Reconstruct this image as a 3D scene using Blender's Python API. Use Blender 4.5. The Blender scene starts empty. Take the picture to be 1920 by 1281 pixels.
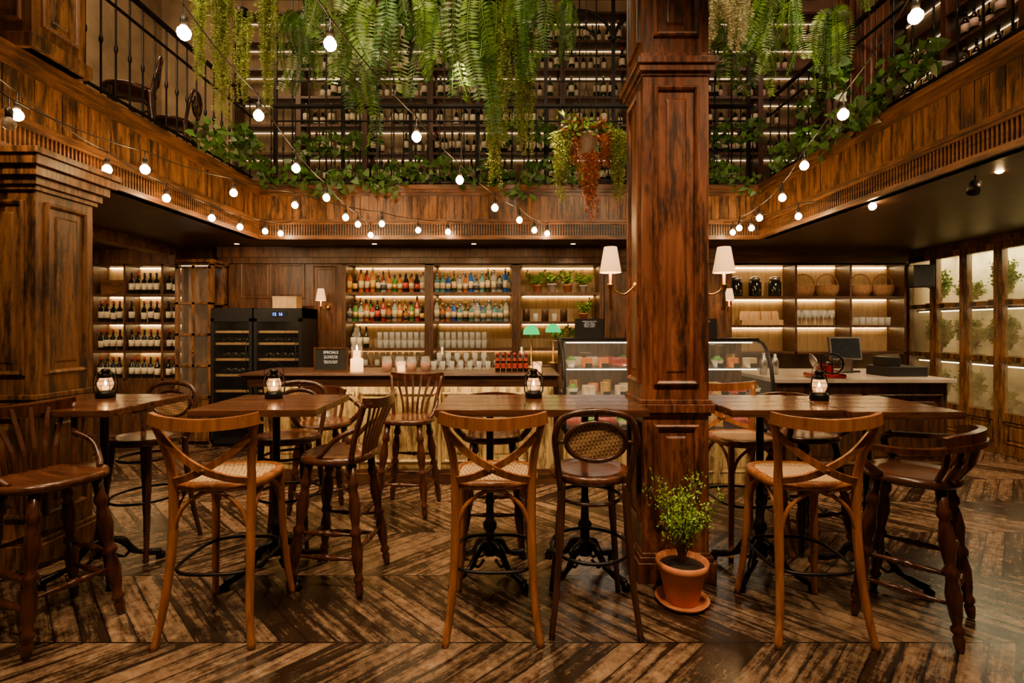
import bpy, math, random
from mathutils import Vector, Matrix
random.seed(7)
COL=bpy.context.scene.collection
R=random.random
def U(a,b): return a+(b-a)*R()
# ------------------------------------------------------------ camera
FO,CH,HY=960.0,1.5,615.0
def P(px,py,d): # image pixel position + estimated distance -> room coordinates (metres)
    return Vector(((px-960)*d/FO,d,CH-(py-HY)*d/FO))
cam=bpy.data.objects.new('camera',bpy.data.cameras.new('camera')); COL.objects.link(cam)
cam.location=(0,0,CH); cam.rotation_euler=(math.pi/2,0,0)
cam.data.lens=18; cam.data.sensor_width=36; cam.data.shift_y=-25.5/1920; cam.data.clip_start=.05
bpy.context.scene.camera=cam
# ------------------------------------------------------------ materials
def base(name):
    m=bpy.data.materials.new(name); m.use_nodes=True
    nt=m.node_tree; return m,nt,nt.nodes,nt.links,nt.nodes['Principled BSDF']
def pm(name,col,rough=.5,metal=0,var=.2,ns=14,bump=0,alpha=1,emit=0,ecol=None,trans=0,coat=0):
    m,nt,N,L,b=base(name)
    tc=N.new('ShaderNodeTexCoord'); no=N.new('ShaderNodeTexNoise'); no.inputs['Scale'].default_value=ns; no.inputs['Detail'].default_value=5
    L.new(tc.outputs['Object'],no.inputs['Vector'])
    cr=N.new('ShaderNodeValToRGB'); L.new(no.outputs['Fac'],cr.inputs[0])
    cr.color_ramp.elements[0].position=.3; cr.color_ramp.elements[1].position=.7
    cr.color_ramp.elements[0].color=[c*(1-var) for c in col]+[1]
    cr.color_ramp.elements[1].color=[min(1,c*(1+var)) for c in col]+[1]
    L.new(cr.outputs[0],b.inputs['Base Color'])
    b.inputs['Roughness'].default_value=rough; b.inputs['Metallic'].default_value=metal
    b.inputs['Alpha'].default_value=alpha
    b.inputs['Transmission Weight'].default_value=trans; b.inputs['Coat Weight'].default_value=coat
    if emit:
        b.inputs['Emission Color'].default_value=list(ecol or col)+[1]; b.inputs['Emission Strength'].default_value=emit
    if bump:
        bp=N.new('ShaderNodeBump'); bp.inputs['Strength'].default_value=bump; bp.inputs['Distance'].default_value=.01
        L.new(no.outputs['Fac'],bp.inputs['Height']); L.new(bp.outputs[0],b.inputs['Normal'])
    return m
def wood(name,c1,c2,axis='Z',rough=.42,worn=.5,dark=(.010,.005,.003),sc=1,planks=0,bump=.3):
    m,nt,N,L,b=base(name)
    tc=N.new('ShaderNodeTexCoord')
    def mp(a,l):
        q=N.new('ShaderNodeMapping'); s=[a*sc]*3; s['XYZ'.index(axis)]=l*sc
        q.inputs['Scale'].default_value=s; L.new(tc.outputs['Object'],q.inputs[0]); return q
    a=mp(14,1.3); n1=N.new('ShaderNodeTexNoise'); n1.inputs['Scale'].default_value=2.2; n1.inputs['Detail'].default_value=8; n1.inputs['Distortion'].default_value=.5
    L.new(a.outputs[0],n1.inputs['Vector'])
    r=N.new('ShaderNodeValToRGB'); r.color_ramp.elements[0].position=.32; r.color_ramp.elements[1].position=.68
    r.color_ramp.elements[0].color=list(c1)+[1]; r.color_ramp.elements[1].color=list(c2)+[1]
    L.new(n1.outputs['Fac'],r.inputs[0])
    a2=mp(7,1.2); n2=N.new('ShaderNodeTexNoise'); n2.inputs['Scale'].default_value=2.0; n2.inputs['Detail'].default_value=10; n2.inputs['Roughness'].default_value=.78
    L.new(a2.outputs[0],n2.inputs['Vector'])
    r2=N.new('ShaderNodeValToRGB'); r2.color_ramp.elements[0].position=.47; r2.color_ramp.elements[1].position=.58
    r2.color_ramp.elements[0].color=(0,0,0,1); r2.color_ramp.elements[1].color=(worn,worn,worn,1)
    L.new(n2.outputs['Fac'],r2.inputs[0])
    mx=N.new('ShaderNodeMix'); mx.data_type='RGBA'; L.new(r2.outputs[0],mx.inputs[0]); L.new(r.outputs[0],mx.inputs[6]); mx.inputs[7].default_value=list(dark)+[1]
    out=mx.outputs[2]
    L.new(out,b.inputs['Base Color']); b.inputs['Roughness'].default_value=rough
    bp=N.new('ShaderNodeBump'); bp.inputs['Strength'].default_value=bump; bp.inputs['Distance'].default_value=.006
    L.new(n1.outputs['Fac'],bp.inputs['Height']); L.new(bp.outputs[0],b.inputs['Normal'])
    return m
def floor_mat():
    m,nt,N,L,b=base('worn_chevron_parquet')
    def A(op,x,y=None):
        q=N.new('ShaderNodeMath'); q.operation=op
        for i,v in enumerate((x,y)):
            if v is None: continue
            if isinstance(v,(int,float)): q.inputs[i].default_value=v
            else: L.new(v,q.inputs[i])
        return q.outputs[0]
    tc=N.new('ShaderNodeTexCoord'); sp=N.new('ShaderNodeSeparateXYZ'); L.new(tc.outputs['Object'],sp.inputs[0])
    X,Y=sp.outputs[0],sp.outputs[1]
    band,w,k=.66,.135,1.0
    Ys=A('ADD',Y,-2.44+8*band)
    pp=A('PINGPONG',Ys,band)
    t=A('DIVIDE',A('ADD',A('ADD',X,20),A('MULTIPLY',pp,k)),w)
    idn=A('FLOOR',t); fr=A('FRACT',t)
    bid=A('FLOOR',A('DIVIDE',Ys,band))
    cb=N.new('ShaderNodeCombineXYZ'); L.new(idn,cb.inputs[0]); L.new(bid,cb.inputs[1])
    wn=N.new('ShaderNodeTexWhiteNoise'); L.new(cb.outputs[0],wn.inputs['Vector']); rnd=wn.outputs['Value']
    g=N.new('ShaderNodeCombineXYZ'); L.new(A('MULTIPLY',t,2.9),g.inputs[0]); L.new(A('MULTIPLY',Ys,3.2),g.inputs[1]); L.new(A('MULTIPLY',rnd,30),g.inputs[2])
    n=N.new('ShaderNodeTexNoise'); n.inputs['Scale'].default_value=1.25; n.inputs['Detail'].default_value=9; n.inputs['Roughness'].default_value=.68; L.new(g.outputs[0],n.inputs['Vector'])
    n2=N.new('ShaderNodeTexNoise'); n2.inputs['Scale'].default_value=1.3; n2.inputs['Detail'].default_value=3; L.new(tc.outputs['Object'],n2.inputs['Vector'])
    n3=N.new('ShaderNodeTexNoise'); n3.inputs['Scale'].default_value=15; n3.inputs['Detail'].default_value=9; n3.inputs['Roughness'].default_value=.78; L.new(tc.outputs['Object'],n3.inputs['Vector'])
    edge=A('ABSOLUTE',A('SUBTRACT',fr,.5)) # 0 centre .5 edge
    be=A('ABSOLUTE',A('SUBTRACT',A('FRACT',A('DIVIDE',Ys,band)),.5))
    e4=A('MULTIPLY',A('POWER',A('MULTIPLY',edge,2),5),.16)
    val=A('ADD',A('ADD',A('ADD',A('MULTIPLY',n.outputs['Fac'],1.05),A('MULTIPLY',n2.outputs['Fac'],.7)),A('MULTIPLY',n3.outputs['Fac'],.5)),A('ADD',e4,A('MULTIPLY',rnd,.26)))
    r=N.new('ShaderNodeValToRGB'); r.color_ramp.elements[0].position=.0; r.color_ramp.elements[1].position=1
    L.new(A('DIVIDE',A('SUBTRACT',val,1.12),.26),r.inputs[0])
    r.color_ramp.elements[0].color=(1,1,1,1); r.color_ramp.elements[1].color=(0,0,0,1)
    tan=N.new('ShaderNodeValToRGB'); L.new(n3.outputs['Fac'],tan.inputs[0])
    tan.color_ramp.elements[0].position=.3; tan.color_ramp.elements[1].position=.64
    tan.color_ramp.elements[0].color=(.31,.21,.13,1); tan.color_ramp.elements[1].color=(.13,.070,.035,1)
    mx=N.new('ShaderNodeMix'); mx.data_type='RGBA'; L.new(r.outputs[0],mx.inputs[0]); mx.inputs[6].default_value=(.019,.010,.0055,1); L.new(tan.outputs[0],mx.inputs[7])
    gap=A('MAXIMUM',A('GREATER_THAN',edge,.474),A('GREATER_THAN',be,.493))
    m2=N.new('ShaderNodeMix'); m2.data_type='RGBA'; L.new(gap,m2.inputs[0]); L.new(mx.outputs[2],m2.inputs[6]); m2.inputs[7].default_value=(.005,.003,.002,1)
    L.new(m2.outputs[2],b.inputs['Base Color'])
    rr=N.new('ShaderNodeMapRange'); L.new(n3.outputs['Fac'],rr.inputs[0]); rr.inputs[1].default_value=.3; rr.inputs[2].default_value=.7; rr.inputs[3].default_value=.30; rr.inputs[4].default_value=.13
    L.new(rr.outputs[0],b.inputs['Roughness'])
    bp=N.new('ShaderNodeBump'); bp.inputs['Strength'].default_value=.22; bp.inputs['Distance'].default_value=.004
    L.new(A('SUBTRACT',A('ADD',n.outputs['Fac'],A('MULTIPLY',r.outputs[0],.3)),A('MULTIPLY',gap,1.5)),bp.inputs['Height']); L.new(bp.outputs[0],b.inputs['Normal'])
    return m
def cane_mat(name,col):
    m,nt,N,L,b=base(name)
    tc=N.new('ShaderNodeTexCoord'); mp=N.new('ShaderNodeMapping'); mp.inputs['Rotation'].default_value=(.3,.2,.785); L.new(tc.outputs['Object'],mp.inputs[0])
    ck=N.new('ShaderNodeTexChecker'); ck.inputs['Scale'].default_value=72
    ck.inputs[1].default_value=list(col)+[1]; ck.inputs[2].default_value=[c*.3 for c in col]+[1]; L.new(mp.outputs[0],ck.inputs[0])
    L.new(ck.outputs[0],b.inputs['Base Color']); b.inputs['Roughness'].default_value=.5
    return m
M_col=wood('reddish_brown_worn_timber',(.085,.022,.009),(.24,.078,.027),'Z',.36,.88)
M_pil=wood('brown_worn_timber',(.09,.037,.012),(.24,.105,.033),'Z',.42,.88)
M_fas=wood('honey_brown_board',(.11,.044,.012),(.31,.135,.036),'Z',.4,.9)
M_fasx=wood('honey_brown_rail_x',(.095,.039,.012),(.25,.105,.031),'X',.4,.75)
M_dk=wood('dark_timber',(.05,.021,.009),(.14,.06,.023),'Z',.4,.65)
M_dkx=wood('dark_timber_x',(.04,.017,.008),(.11,.046,.018),'X',.33,.45)
M_top=wood('walnut_table_plank',(.045,.017,.008),(.14,.053,.021),'X',.18,.4,sc=1.1,bump=.1)
M_ceil=wood('dark_painted_soffit',(.035,.017,.008),(.085,.040,.017),'X',.42,.5)
M_stA=wood('chestnut_bentwood',(.21,.07,.017),(.40,.15,.038),'Z',.25,.25,bump=.05)
M_stB=wood('dark_mahogany',(.03,.009,.005),(.09,.028,.012),'Z',.24,.3,bump=.08)
M_seatB=wood('dark_mahogany_seat',(.045,.016,.008),(.13,.046,.018),'Y',.22,.3,bump=.08)
M_stC=wood('dark_bentwood',(.026,.010,.006),(.075,.028,.013),'Z',.23,.2,bump=.05)
M_cane=cane_mat('woven_cane_light',(.70,.45,.21)); M_cane2=cane_mat('woven_cane_brown',(.44,.25,.11))
M_gold=wood('aged_gold_panel',(.46,.33,.13),(.74,.57,.26),'Z',.4,.85,dark=(.10,.055,.02))
M_gold2=wood('aged_gold_field',(.38,.25,.09),(.66,.48,.20),'Z',.4,.9,dark=(.07,.035,.014))
M_iron=pm('black_cast_iron',(.010,.009,.009),.34,.6)
M_black=pm('black_plastic',(.010,.010,.011),.4)
M_brass=pm('aged_brass',(.6,.36,.12),.3,1)
M_steel=pm('brushed_steel',(.5,.5,.5),.3,1)
M_plast=pm('warm_plaster',(.38,.28,.17),.85,0,.3,3,.3)
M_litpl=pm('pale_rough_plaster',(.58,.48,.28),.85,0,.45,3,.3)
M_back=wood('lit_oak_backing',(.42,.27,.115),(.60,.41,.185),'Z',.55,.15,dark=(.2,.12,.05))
M_backd=wood('shaded_oak_backing',(.22,.14,.065),(.32,.22,.11),'Z',.6,.3,dark=(.08,.05,.02))  # dimmer copy of the oak, shade put into its colour
M_led=pm('warm_led_diffuser',(1,.8,.5),.5,0,0,emit=18,ecol=(1,.60,.22))
M_ledr=pm('rack_led_diffuser',(1,.8,.5),.5,0,0,emit=34,ecol=(1,.66,.28))
M_ledu=pm('soft_led_diffuser',(1,.8,.5),.5,0,0,emit=3.2,ecol=(1,.68,.34))
M_ledbar=pm('bright_led_diffuser',(1,.8,.5),.5,0,0,emit=48,ecol=(1,.66,.28))
M_plantglow=pm('added_plant_glow',(1,.9,.6),.5,0,0,emit=14,ecol=(1,.85,.5))  # added glow for the shrubs behind the doors
M_ledw=pm('neutral_led_diffuser',(1,.9,.75),.5,0,0,emit=10,ecol=(1,.85,.62))
M_ledf=pm('dim_led_diffuser',(1,.9,.75),.5,0,0,emit=8,ecol=(1,.8,.55))
M_bulb=pm('glowing_bulb_glass',(1,.85,.6),.2,0,0,emit=150,ecol=(1,.56,.21))
M_off=pm('unlit_bulb_glass',(.35,.3,.24),.1,0,0,alpha=.6)
M_shade=pm('cream_fabric_shade',(.8,.55,.28),.8,0,.05,emit=1.25,ecol=(1,.50,.16))
M_flame=pm('candle_flame',(1,.7,.3),.5,0,0,emit=90,ecol=(1,.55,.2))
M_wax=pm('candle_wax',(.9,.6,.3),.5,0,.1,emit=3.5,ecol=(1,.45,.13))
M_glass=pm('clear_glass',(.8,.85,.85),.03,0,0,alpha=.1)
M_tum=pm('clear_tumbler_glass',(.75,.8,.8),.05,0,.1,alpha=.3)
M_lglass=pm('warm_lantern_glass',(1,.7,.4),.05,0,0,alpha=.3,emit=1.2,ecol=(1,.5,.2))
M_cab=pm('dusty_cabinet_glass',(.3,.25,.2),.08,0,.2,alpha=.12)
M_fgl=pm('tinted_fridge_glass',(.02,.02,.02),.05,0,.2,alpha=.2)
M_frost=pm('dusty_window_glass',(.55,.47,.28),.15,0,.6,5,alpha=.24)
M_marb=pm('pale_marble',(.55,.48,.4),.2,0,.15,5)
M_terra=pm('terracotta',(.5,.17,.055),.7,0,.25,9)
M_soil=pm('soil',(.02,.012,.008),.9,0,.4,60,.5)
M_fern=pm('fern_green',(.10,.20,.013),.45,0,.5,5)
M_fern2=pm('deep_fern_green',(.032,.10,.011),.45,0,.5,5)
M_asp=pm('yellow_green_trailing',(.25,.31,.04),.6,0,.4,7)
M_redf=pm('russet_foliage',(.42,.11,.025),.6,0,.4,9)
M_pale=pm('pale_lichen_foliage',(.52,.50,.28),.6,0,.3,9)
M_ivy=pm('ivy_green',(.05,.13,.016),.4,0,.5,7)
M_lime=pm('lime_leaf',(.19,.34,.02),.5,0,.4,12)
M_hedge=pm('hedge_leaf',(.08,.22,.02),.5,0,.5,12)
M_bark=pm('brown_bark',(.12,.06,.03),.8,0,.4,30)
M_wick=pm('wicker',(.3,.15,.06),.7,0,.5,70,.6)
M_slate=pm('blackboard_slate',(.012,.013,.012),.7)
M_chalk=pm('white_chalk',(.8,.8,.75),.8,0,0,emit=.35,ecol=(1,.95,.85))  # lettering given a faint glow of its own
M_white=pm('white_enamel',(.6,.56,.48),.35)
M_red=pm('glossy_red_enamel',(.35,.008,.006),.25,0,.1,coat=.5)
M_greenl=pm('emerald_glass_shade',(.0,.22,.06),.15,0,0,emit=1.3,ecol=(.0,.8,.17))
M_screen=pm('dark_screen',(.02,.025,.03),.15)
M_blue=pm('blue_display',(.05,.1,1),.4,0,0,emit=14,ecol=(.04,.12,1))
# ------------------------------------------------------------ mesh builder
def cr(pts,n=6,closed=False):
    pts=[Vector(p) for p in pts]; o=[]; k=len(pts)
    for i in range(k if closed else k-1):
        if closed: a,b,c,d=pts[i-1],pts[i],pts[(i+1)%k],pts[(i+2)%k]
        else: a,b,c,d=pts[max(i-1,0)],pts[i],pts[i+1],pts[min(i+2,k-1)]
        for j in range(n):
            t=j/n; o.append(.5*((2*b)+(c-a)*t+(2*a-5*b+4*c-d)*t*t+(3*b-a-3*c+d)*t**3))
    if not closed: o.append(pts[-1])
    return o
def al(p0,p1):
    p0,p1=Vector(p0),Vector(p1); q=(p1-p0).to_track_quat('Z','Y')
    return Matrix.Translation(p0)@q.to_matrix().to_4x4()
T=Matrix.Translation
class B:
    def __init__(s): s.v=[];s.f=[];s.m=[];s.s=[]
    def add(s,vs,fs,m=0,sm=False,M=None):
        o=len(s.v)
        s.v+= [tuple(M@Vector(v)) if M else tuple(v) for v in vs]
        for i,f in enumerate(fs):
            s.f.append([o+j for j in f]); s.m.append(m[i] if isinstance(m,list) else m); s.s.append(sm)
        return s
    def box(s,x0,x1,y0,y1,z0,z1,m=0,M=None):
        return s.add([(x,y,z) for x in(x0,x1) for y in(y0,y1) for z in(z0,z1)],[(0,1,3,2),(4,6,7,5),(0,4,5,1),(2,3,7,6),(0,2,6,4),(1,5,7,3)],m,False,M)
    def lathe(s,pr,seg=16,M=None,m=0,sx=1,sy=1):
        vs=[];fs=[];ms=[]
        for r,z in pr:
            for i in range(seg):
                a=2*math.pi*i/seg; vs.append((r*math.cos(a)*sx,r*math.sin(a)*sy,z))
        for k in range(len(pr)-1):
            for i in range(seg):
                j=(i+1)%seg; fs.append((k*seg+i,k*seg+j,(k+1)*seg+j,(k+1)*seg+i)); ms.append(m[k] if isinstance(m,list) else m)
        return s.add(vs,fs,ms,True,M)
    def tube(s,pts,r,seg=8,m=0,closed=False,up=None,wh=None):
        pts=[Vector(p) for p in pts]; n=len(pts); vs=[];side=None
        for i,p in enumerate(pts):
            a=pts[i-1] if (i>0 or closed) else p; c=pts[(i+1)%n] if (i<n-1 or closed) else p
            t=(c-a).normalized()
            if up is not None: side=t.cross(Vector(up)).normalized()
            elif side is None:
                side=t.cross(Vector((0,0,1)) if abs(t.z)<.9 else Vector((0,1,0))).normalized()
            else: side=(side-t*side.dot(t)).normalized()
            u=side.cross(t)
            rr=r[min(i*len(r)//n,len(r)-1)] if isinstance(r,(list,tuple)) else r
            if wh:
                for a2,b2 in((-1,-1),(1,-1),(1,1),(-1,1)): vs.append(p+side*a2*wh[0]/2+u*b2*wh[1]/2)
            else:
                for j in range(seg):
                    an=2*math.pi*j/seg; vs.append(p+side*math.cos(an)*rr+u*math.sin(an)*rr)
        q=4 if wh else seg; fs=[]
        for i in range(n if closed else n-1):
            for j in range(q):
                k=(j+1)%q; i2=(i+1)%n; fs.append((i*q+j,i*q+k,i2*q+k,i2*q+j))
        if not closed: fs+= [tuple(range(q))[::-1],tuple((n-1)*q+j for j in range(q))]
        return s.add(vs,fs,m,not wh)
    def loops(s,M,w,h,st,m=0):
        vs=[];fs=[]
        for i,(a,o) in enumerate(st): vs+=[(a,a,o),(w-a,a,o),(w-a,h-a,o),(a,h-a,o)]
        for i in range(len(st)-1):
            for j in range(4):
                k=(j+1)%4; fs.append((i*4+j,i*4+k,i*4+4+k,i*4+4+j))
        l=4*(len(st)-1); fs.append((l,l+1,l+2,l+3))
        return s.add(vs,fs,m,False,M)
    def mesh(s,name,mats):
        me=bpy.data.meshes.new(name); me.from_pydata(s.v,[],s.f)
        for q in (mats if isinstance(mats,(list,tuple)) else [mats]): me.materials.append(q)
        me.polygons.foreach_set('material_index',s.m); me.polygons.foreach_set('use_smooth',s.s)
        me.update(); return me
def fr(o,u,n): # frame matrix : origin, u axis, normal ; v = Z
    u=Vector(u);n=Vector(n); v=Vector((0,0,1)); M=Matrix.Identity(4)
    for i in range(3): M[i][0]=u[i];M[i][1]=v[i];M[i][2]=n[i];M[i][3]=o[i]
    return M
PAN=[(0,0),(0,.016),(.012,.024),(.028,.014),(.032,-.01),(.055,-.01),(.085,.008)]
PANS=[(0,0),(0,.008),(.01,.012),(.02,.006),(.022,-.004),(.035,-.004),(.055,.004)]
def ob(name,me): o=bpy.data.objects.new(name,me); COL.objects.link(o); return o
def S(name,me,label=None,bev=0):
    o=ob(name,me); o['kind']='structure'
    if label: o['label']=label
    if bev:
        md=o.modifiers.new('b','BEVEL'); md.width=bev; md.limit_method='ANGLE'
    return o
def spawn(pr,name,loc,rz=0,label='',cat='',group=None,scale=1,rot=None):
    r=ob(name,pr.get('root')); r.location=loc
    r.rotation_euler=rot if rot else (0,0,rz); r.scale=(scale,)*3 if isinstance(scale,(int,float)) else scale
    r['label']=label; r['category']=cat
    if group: r['group']=group
    obs=[]
    for it in pr.get('parts',[]):
        o=ob(it[0],it[1]); o.parent=obs[it[2]] if it[2]>=0 else r; obs.append(o)
        if len(it)>3 and it[3]: o['label']=it[3]
        if len(it)>4:
            md=o.modifiers.new('b','BEVEL'); md.width=it[4]; md.segments=2; md.limit_method='ANGLE'
    return r
def text(parent,s,size,loc,rot=(math.pi/2,0,0),mat=None,name='lettering'):
    c=bpy.data.curves.new(name,'FONT'); c.body=s; c.size=size; c.align_x='CENTER'; c.extrude=.0005; c.space_line=.9; c.resolution_u=2
    t=bpy.data.objects.new('tmp_text',c); COL.objects.link(t); bpy.context.view_layer.update()
    me=bpy.data.meshes.new_from_object(t.evaluated_get(bpy.context.evaluated_depsgraph_get()))
    bpy.data.objects.remove(t); me.materials.clear(); me.materials.append(mat or M_chalk)
    o=ob(name,me); o.parent=parent; o.location=loc; o.rotation_euler=rot; return o
# ------------------------------------------------------------ room shell
XL,XR,YB,ZT=-6.2,5.8,7.6,6.8
S('floor',B().box(XL-.1,6.8,-1.5,YB+.1,-.1,0).mesh('floor',floor_mat()),'worn dark and tan chevron parquet floor')
S('wall_back',B().box(XL-.1,6.8,YB,YB+.1,0,ZT).mesh('wall_back',M_plast))
S('wall_left',B().box(XL-.1,XL,-1.5,YB,0,ZT).mesh('wall_left',M_plast))
S('wall_right',B().box(6.6,6.8,-1.5,YB,0,2.6).mesh('wall_right',M_litpl))
S('ceiling',B().box(XL-.1,6.8,-1.5,YB+.1,ZT,ZT+.1).mesh('ceiling',M_plast))
b=B().box(XL,-3.12,-1.5,YB,2.6,2.95).box(-3.12,3.05,6.32,YB,2.6,2.95).box(3.05,6.7,-1.5,YB,2.6,2.95)
S('trim_1',b.mesh('balcony_slab',M_ceil),'dark painted balcony soffit')
S('wall_right_upper',B().box(5.4,5.5,-1.5,YB,2.95,ZT).mesh('wr',M_dk))
S('wall_left_upper',B().box(-5.3,-5.2,-1.5,YB,2.95,ZT).mesh('wl',M_plast))
# balcony fascia, local: x along, y=0 face (front toward -y), z 2.6..3.24
def fascia(L):
    b=B(); b.box(0,L,0,.12,2.6,3.24,0)
    x=0
    while x<L:
        w=min(.105,L-x); b.box(x+.003,x+w-.003,-.012-.006*R(),.0,2.83,3.12,1); x+=.105
    b.box(0,L,-.05,.14,3.2,3.25,0).box(0,L,-.035,0,3.165,3.2,0).box(0,L,-.022,0,3.12,3.165,0)
    b.box(0,L,-.035,0,2.795,2.83,0).box(0,L,-.022,0,2.77,2.795,0)
    b.box(0,L,-.003,0,2.635,2.77,2)
    b.box(0,L,-.02,0,2.6,2.635,0).box(0,L,-.032,0,2.585,2.61,0)
    x=.02
    while x<L-.02: b.box(x,x+.013,-.018,0,2.635,2.77,0); x+=.032
    return b
def setf(o,loc,rz): o.location=loc;o.rotation_euler=(0,0,rz)
S('trim_2',fascia(6.17).mesh('back_fascia',[M_fasx,M_fas,M_black]),'panelled timber balcony fascia with slatted vent').location=(-3.12,6.3,0)
o=S('trim_3',fascia(7.8).mesh('side_fascia',[M_fasx,M_fas,M_black]),'panelled timber balcony fascia with slatted vent'); setf(o,(-3.12,-1.5,0),math.pi/2)
o=S('trim_4',fascia(7.8).mesh('side_fascia2',[M_fasx,M_fas,M_black]),'panelled timber balcony fascia with slatted vent'); setf(o,(3.05,6.3,0),-math.pi/2)
def column(x0,x1,y0,y1,levels,z0,z1,bands):
    b=B(); b.box(x0,x1,y0,y1,z0,z1)
    for (a,c,e) in bands: b.box(x0-e,x1+e,y0-e,y1+e,a,c)
    ins=.06
    for (a,c) in levels:
        w=x1-x0-2*ins; d=y1-y0-2*ins; h=c-a
        b.loops(fr((x0+ins,y0,a),(1,0,0),(0,-1,0)),w,h,PAN)
        b.loops(fr((x0,y1-ins,a),(0,-1,0),(-1,0,0)),d,h,PAN)
        b.loops(fr((x1,y0+ins,a),(0,1,0),(1,0,0)),d,h,PAN)
        b.loops(fr((x1-ins,y1,a),(-1,0,0),(0,1,0)),w,h,PAN)
    return b
colb=column(.775,1.165,3.03,3.43,[(.33,.93),(1.16,2.93),(3.22,4.4),(4.8,6.3)],0,ZT,
  [(0,.12,.035),(.12,.15,.022),(.15,.17,.01),(.98,1.0,.012),(1.0,1.05,.028),(1.05,1.075,.014),(2.99,3.01,.01),(3.01,3.05,.03),(3.05,3.09,.045),(3.09,3.12,.02)])
S('trim_5',colb.mesh('main_column',M_col),'tall reddish-brown panelled timber column',.003)
pb=column(-3.42,-2.98,3.2,3.64,[(.3,.95),(1.2,2.3)],0,2.6,[(0,.14,.035),(.14,.17,.02),(1.0,1.03,.01),(1.05,1.08,.02),(2.36,2.39,.02),(2.39,2.44,.04),(2.44,2.5,.07),(2.5,2.56,.1),(2.56,2.6,.12)])
S('trim_6',pb.mesh('left_pillar',M_pil),'brown panelled timber pillar with stepped capital',.003)
S('trim_7',column(-3.42,-3.0,3.2,3.6,[(3.42,4.9)],3.25,ZT,[(3.25,3.34,.03)]).mesh('upper_pillar',M_pil),'brown panelled timber pillar',.003)
S('trim_8',column(3.3,3.62,4.9,5.2,[(3.42,4.9)],3.25,ZT,[(3.25,3.34,.03)]).mesh('upper_pillar2',M_col),'brown panelled timber pillar',.003)
S('trim_9',B().box(-4.75,-4.55,4.2,6.9,2.48,2.6).box(-4.78,-4.52,4.2,6.9,2.56,2.6).mesh('beam',M_pil),'timber ceiling beam')
# panelled back walls
b=B(); b.box(-4.0,-2.34,7.02,YB,0,2.6)
for x in(-3.72,-3.25): b.loops(fr((x,7.02,1.9),(1,0,0),(0,-1,0)),.42,.5,PANS)
b.loops(fr((-2.72,7.02,1.0),(1,0,0),(0,-1,0)),.32,1.35,PANS)
b.box(-4.0,3.0,6.94,7.02,2.46,2.6).box(-4.0,3.0,6.97,7.02,2.38,2.46)
S('trim_10',b.mesh('wall_panelling',M_dk),'dark brown timber wall panelling')
b=B(); b.box(1.27,3.0,7.02,YB,0,2.6)
for x in(1.35,1.9,2.45): b.loops(fr((x,7.02,1.0),(1,0,0),(0,-1,0)),.45,1.3,PANS)
S('trim_11',b.mesh('wall_panelling2',M_dk),'dark brown timber wall panelling')
S('trim_12',B().box(3.0,5.5,7.1,YB,2.38,2.6).box(2.98,5.5,7.06,7.1,2.5,2.6).mesh('cornice',M_dkx),'dark timber cornice')
# ------------------------------------------------------------ railings
def railing(L,sp,name,loc,rz,n0=0):
    top=B().box(0,L,-.02,.02,1.0,1.03).box(0,L,-.012,.012,.08,.1).box(0,L,-.012,.012,.82,.835)
    r=ob(name,None); r.location=loc; r.rotation_euler=(0,0,rz); r['label']='black wrought-iron balcony railing with slim balusters'; r['category']='railing'
    t=ob('rail',top.mesh('rail',M_iron)); t.parent=r
    bm=B().lathe([(.008,0),(.008,.45),(.015,.47),(.015,.5),(.008,.52),(.008,1.0)],6).mesh('baluster',M_iron)
    n=int(L/sp)
    for i in range(n+1):
        o=ob('baluster',bm); o.parent=r; o.location=(i*sp,0,0)
railing(6.0,.15,'balcony_railing',(-3.0,6.38,3.25),0)
railing(2.6,.15,'balcony_railing',(-3.18,3.66,3.25),math.pi/2)
railing(5.1,.2,'balcony_railing',(3.13,6.2,3.25),-math.pi/2)
# tall iron lattice screen standing behind the railing
scr=B()
for i in range(8):
    x=-3.0+i*.857; scr.box(x-.022,x+.022,6.48,6.516,2.96,6.7)
for i in range(7):
    x=-3.0+i*.857
    for q in(.2143,.4285,.6428): scr.box(x+q-.008,x+q+.008,6.49,6.505,2.96,5.75)
    for z in(4.28,4.62,4.95): scr.box(x,x+.857,6.49,6.505,z,z+.018)
    scr.tube([(x+.4285-.4285*math.cos(a*math.pi/12),6.498,5.1+.43*math.sin(a*math.pi/12)) for a in range(13)],.022,6)
    scr.tube([(x+.4285-.214*math.cos(a*math.pi/8),6.498,5.1+.22*math.sin(a*math.pi/8)) for a in range(9)],.014,5)
spawn(dict(root=scr.mesh('iron_screen',M_iron)),'iron_lattice_screen',(0,0,0),0,'tall black iron lattice screen with arched tops','screen')
# ------------------------------------------------------------ shelf units
def shelf_unit(w,z0,z1,zs,depth,divs,wm,bm,led=M_led,extra=None,t=.03):
    f=B().box(0,t,0,depth,z0,z1).box(w-t,w,0,depth,z0,z1).box(0,w,0,depth,z1-t,z1).box(0,w,0,depth,z0,z0+t)
    for d in divs: f.box(d-t/2,d+t/2,0,depth,z0,z1)
    if extra: extra(f)
    pr=dict(root=None,parts=[('frame',f.mesh('frame',wm),-1),('back_panel',B().box(t,w-t,depth-.012,depth-.002,z0+t,z1-t).mesh('back_panel',bm),-1,'warm lit pale oak backing')])
    xs=[t]+list(divs)+[w-t]
    sm=B().box(t,w-t,.005,depth-.012,-.035,0).mesh('shelf',wm)
    for z in zs: pr['parts'].append(('shelf',None,-1,None,z,sm))
    ls=B()
    for i in range(len(xs)-1): ls.box(xs[i]+.03,xs[i+1]-.03,depth-.04,depth-.028,-.010,-.002)
    lm=ls.mesh('led_strip',led)
    for z in [q-.035 for q in zs]+[z1-t]: pr['parts'].append(('led_strip',None,-1,'added glowing strip brightening the plants',z,lm))
    return pr
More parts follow.
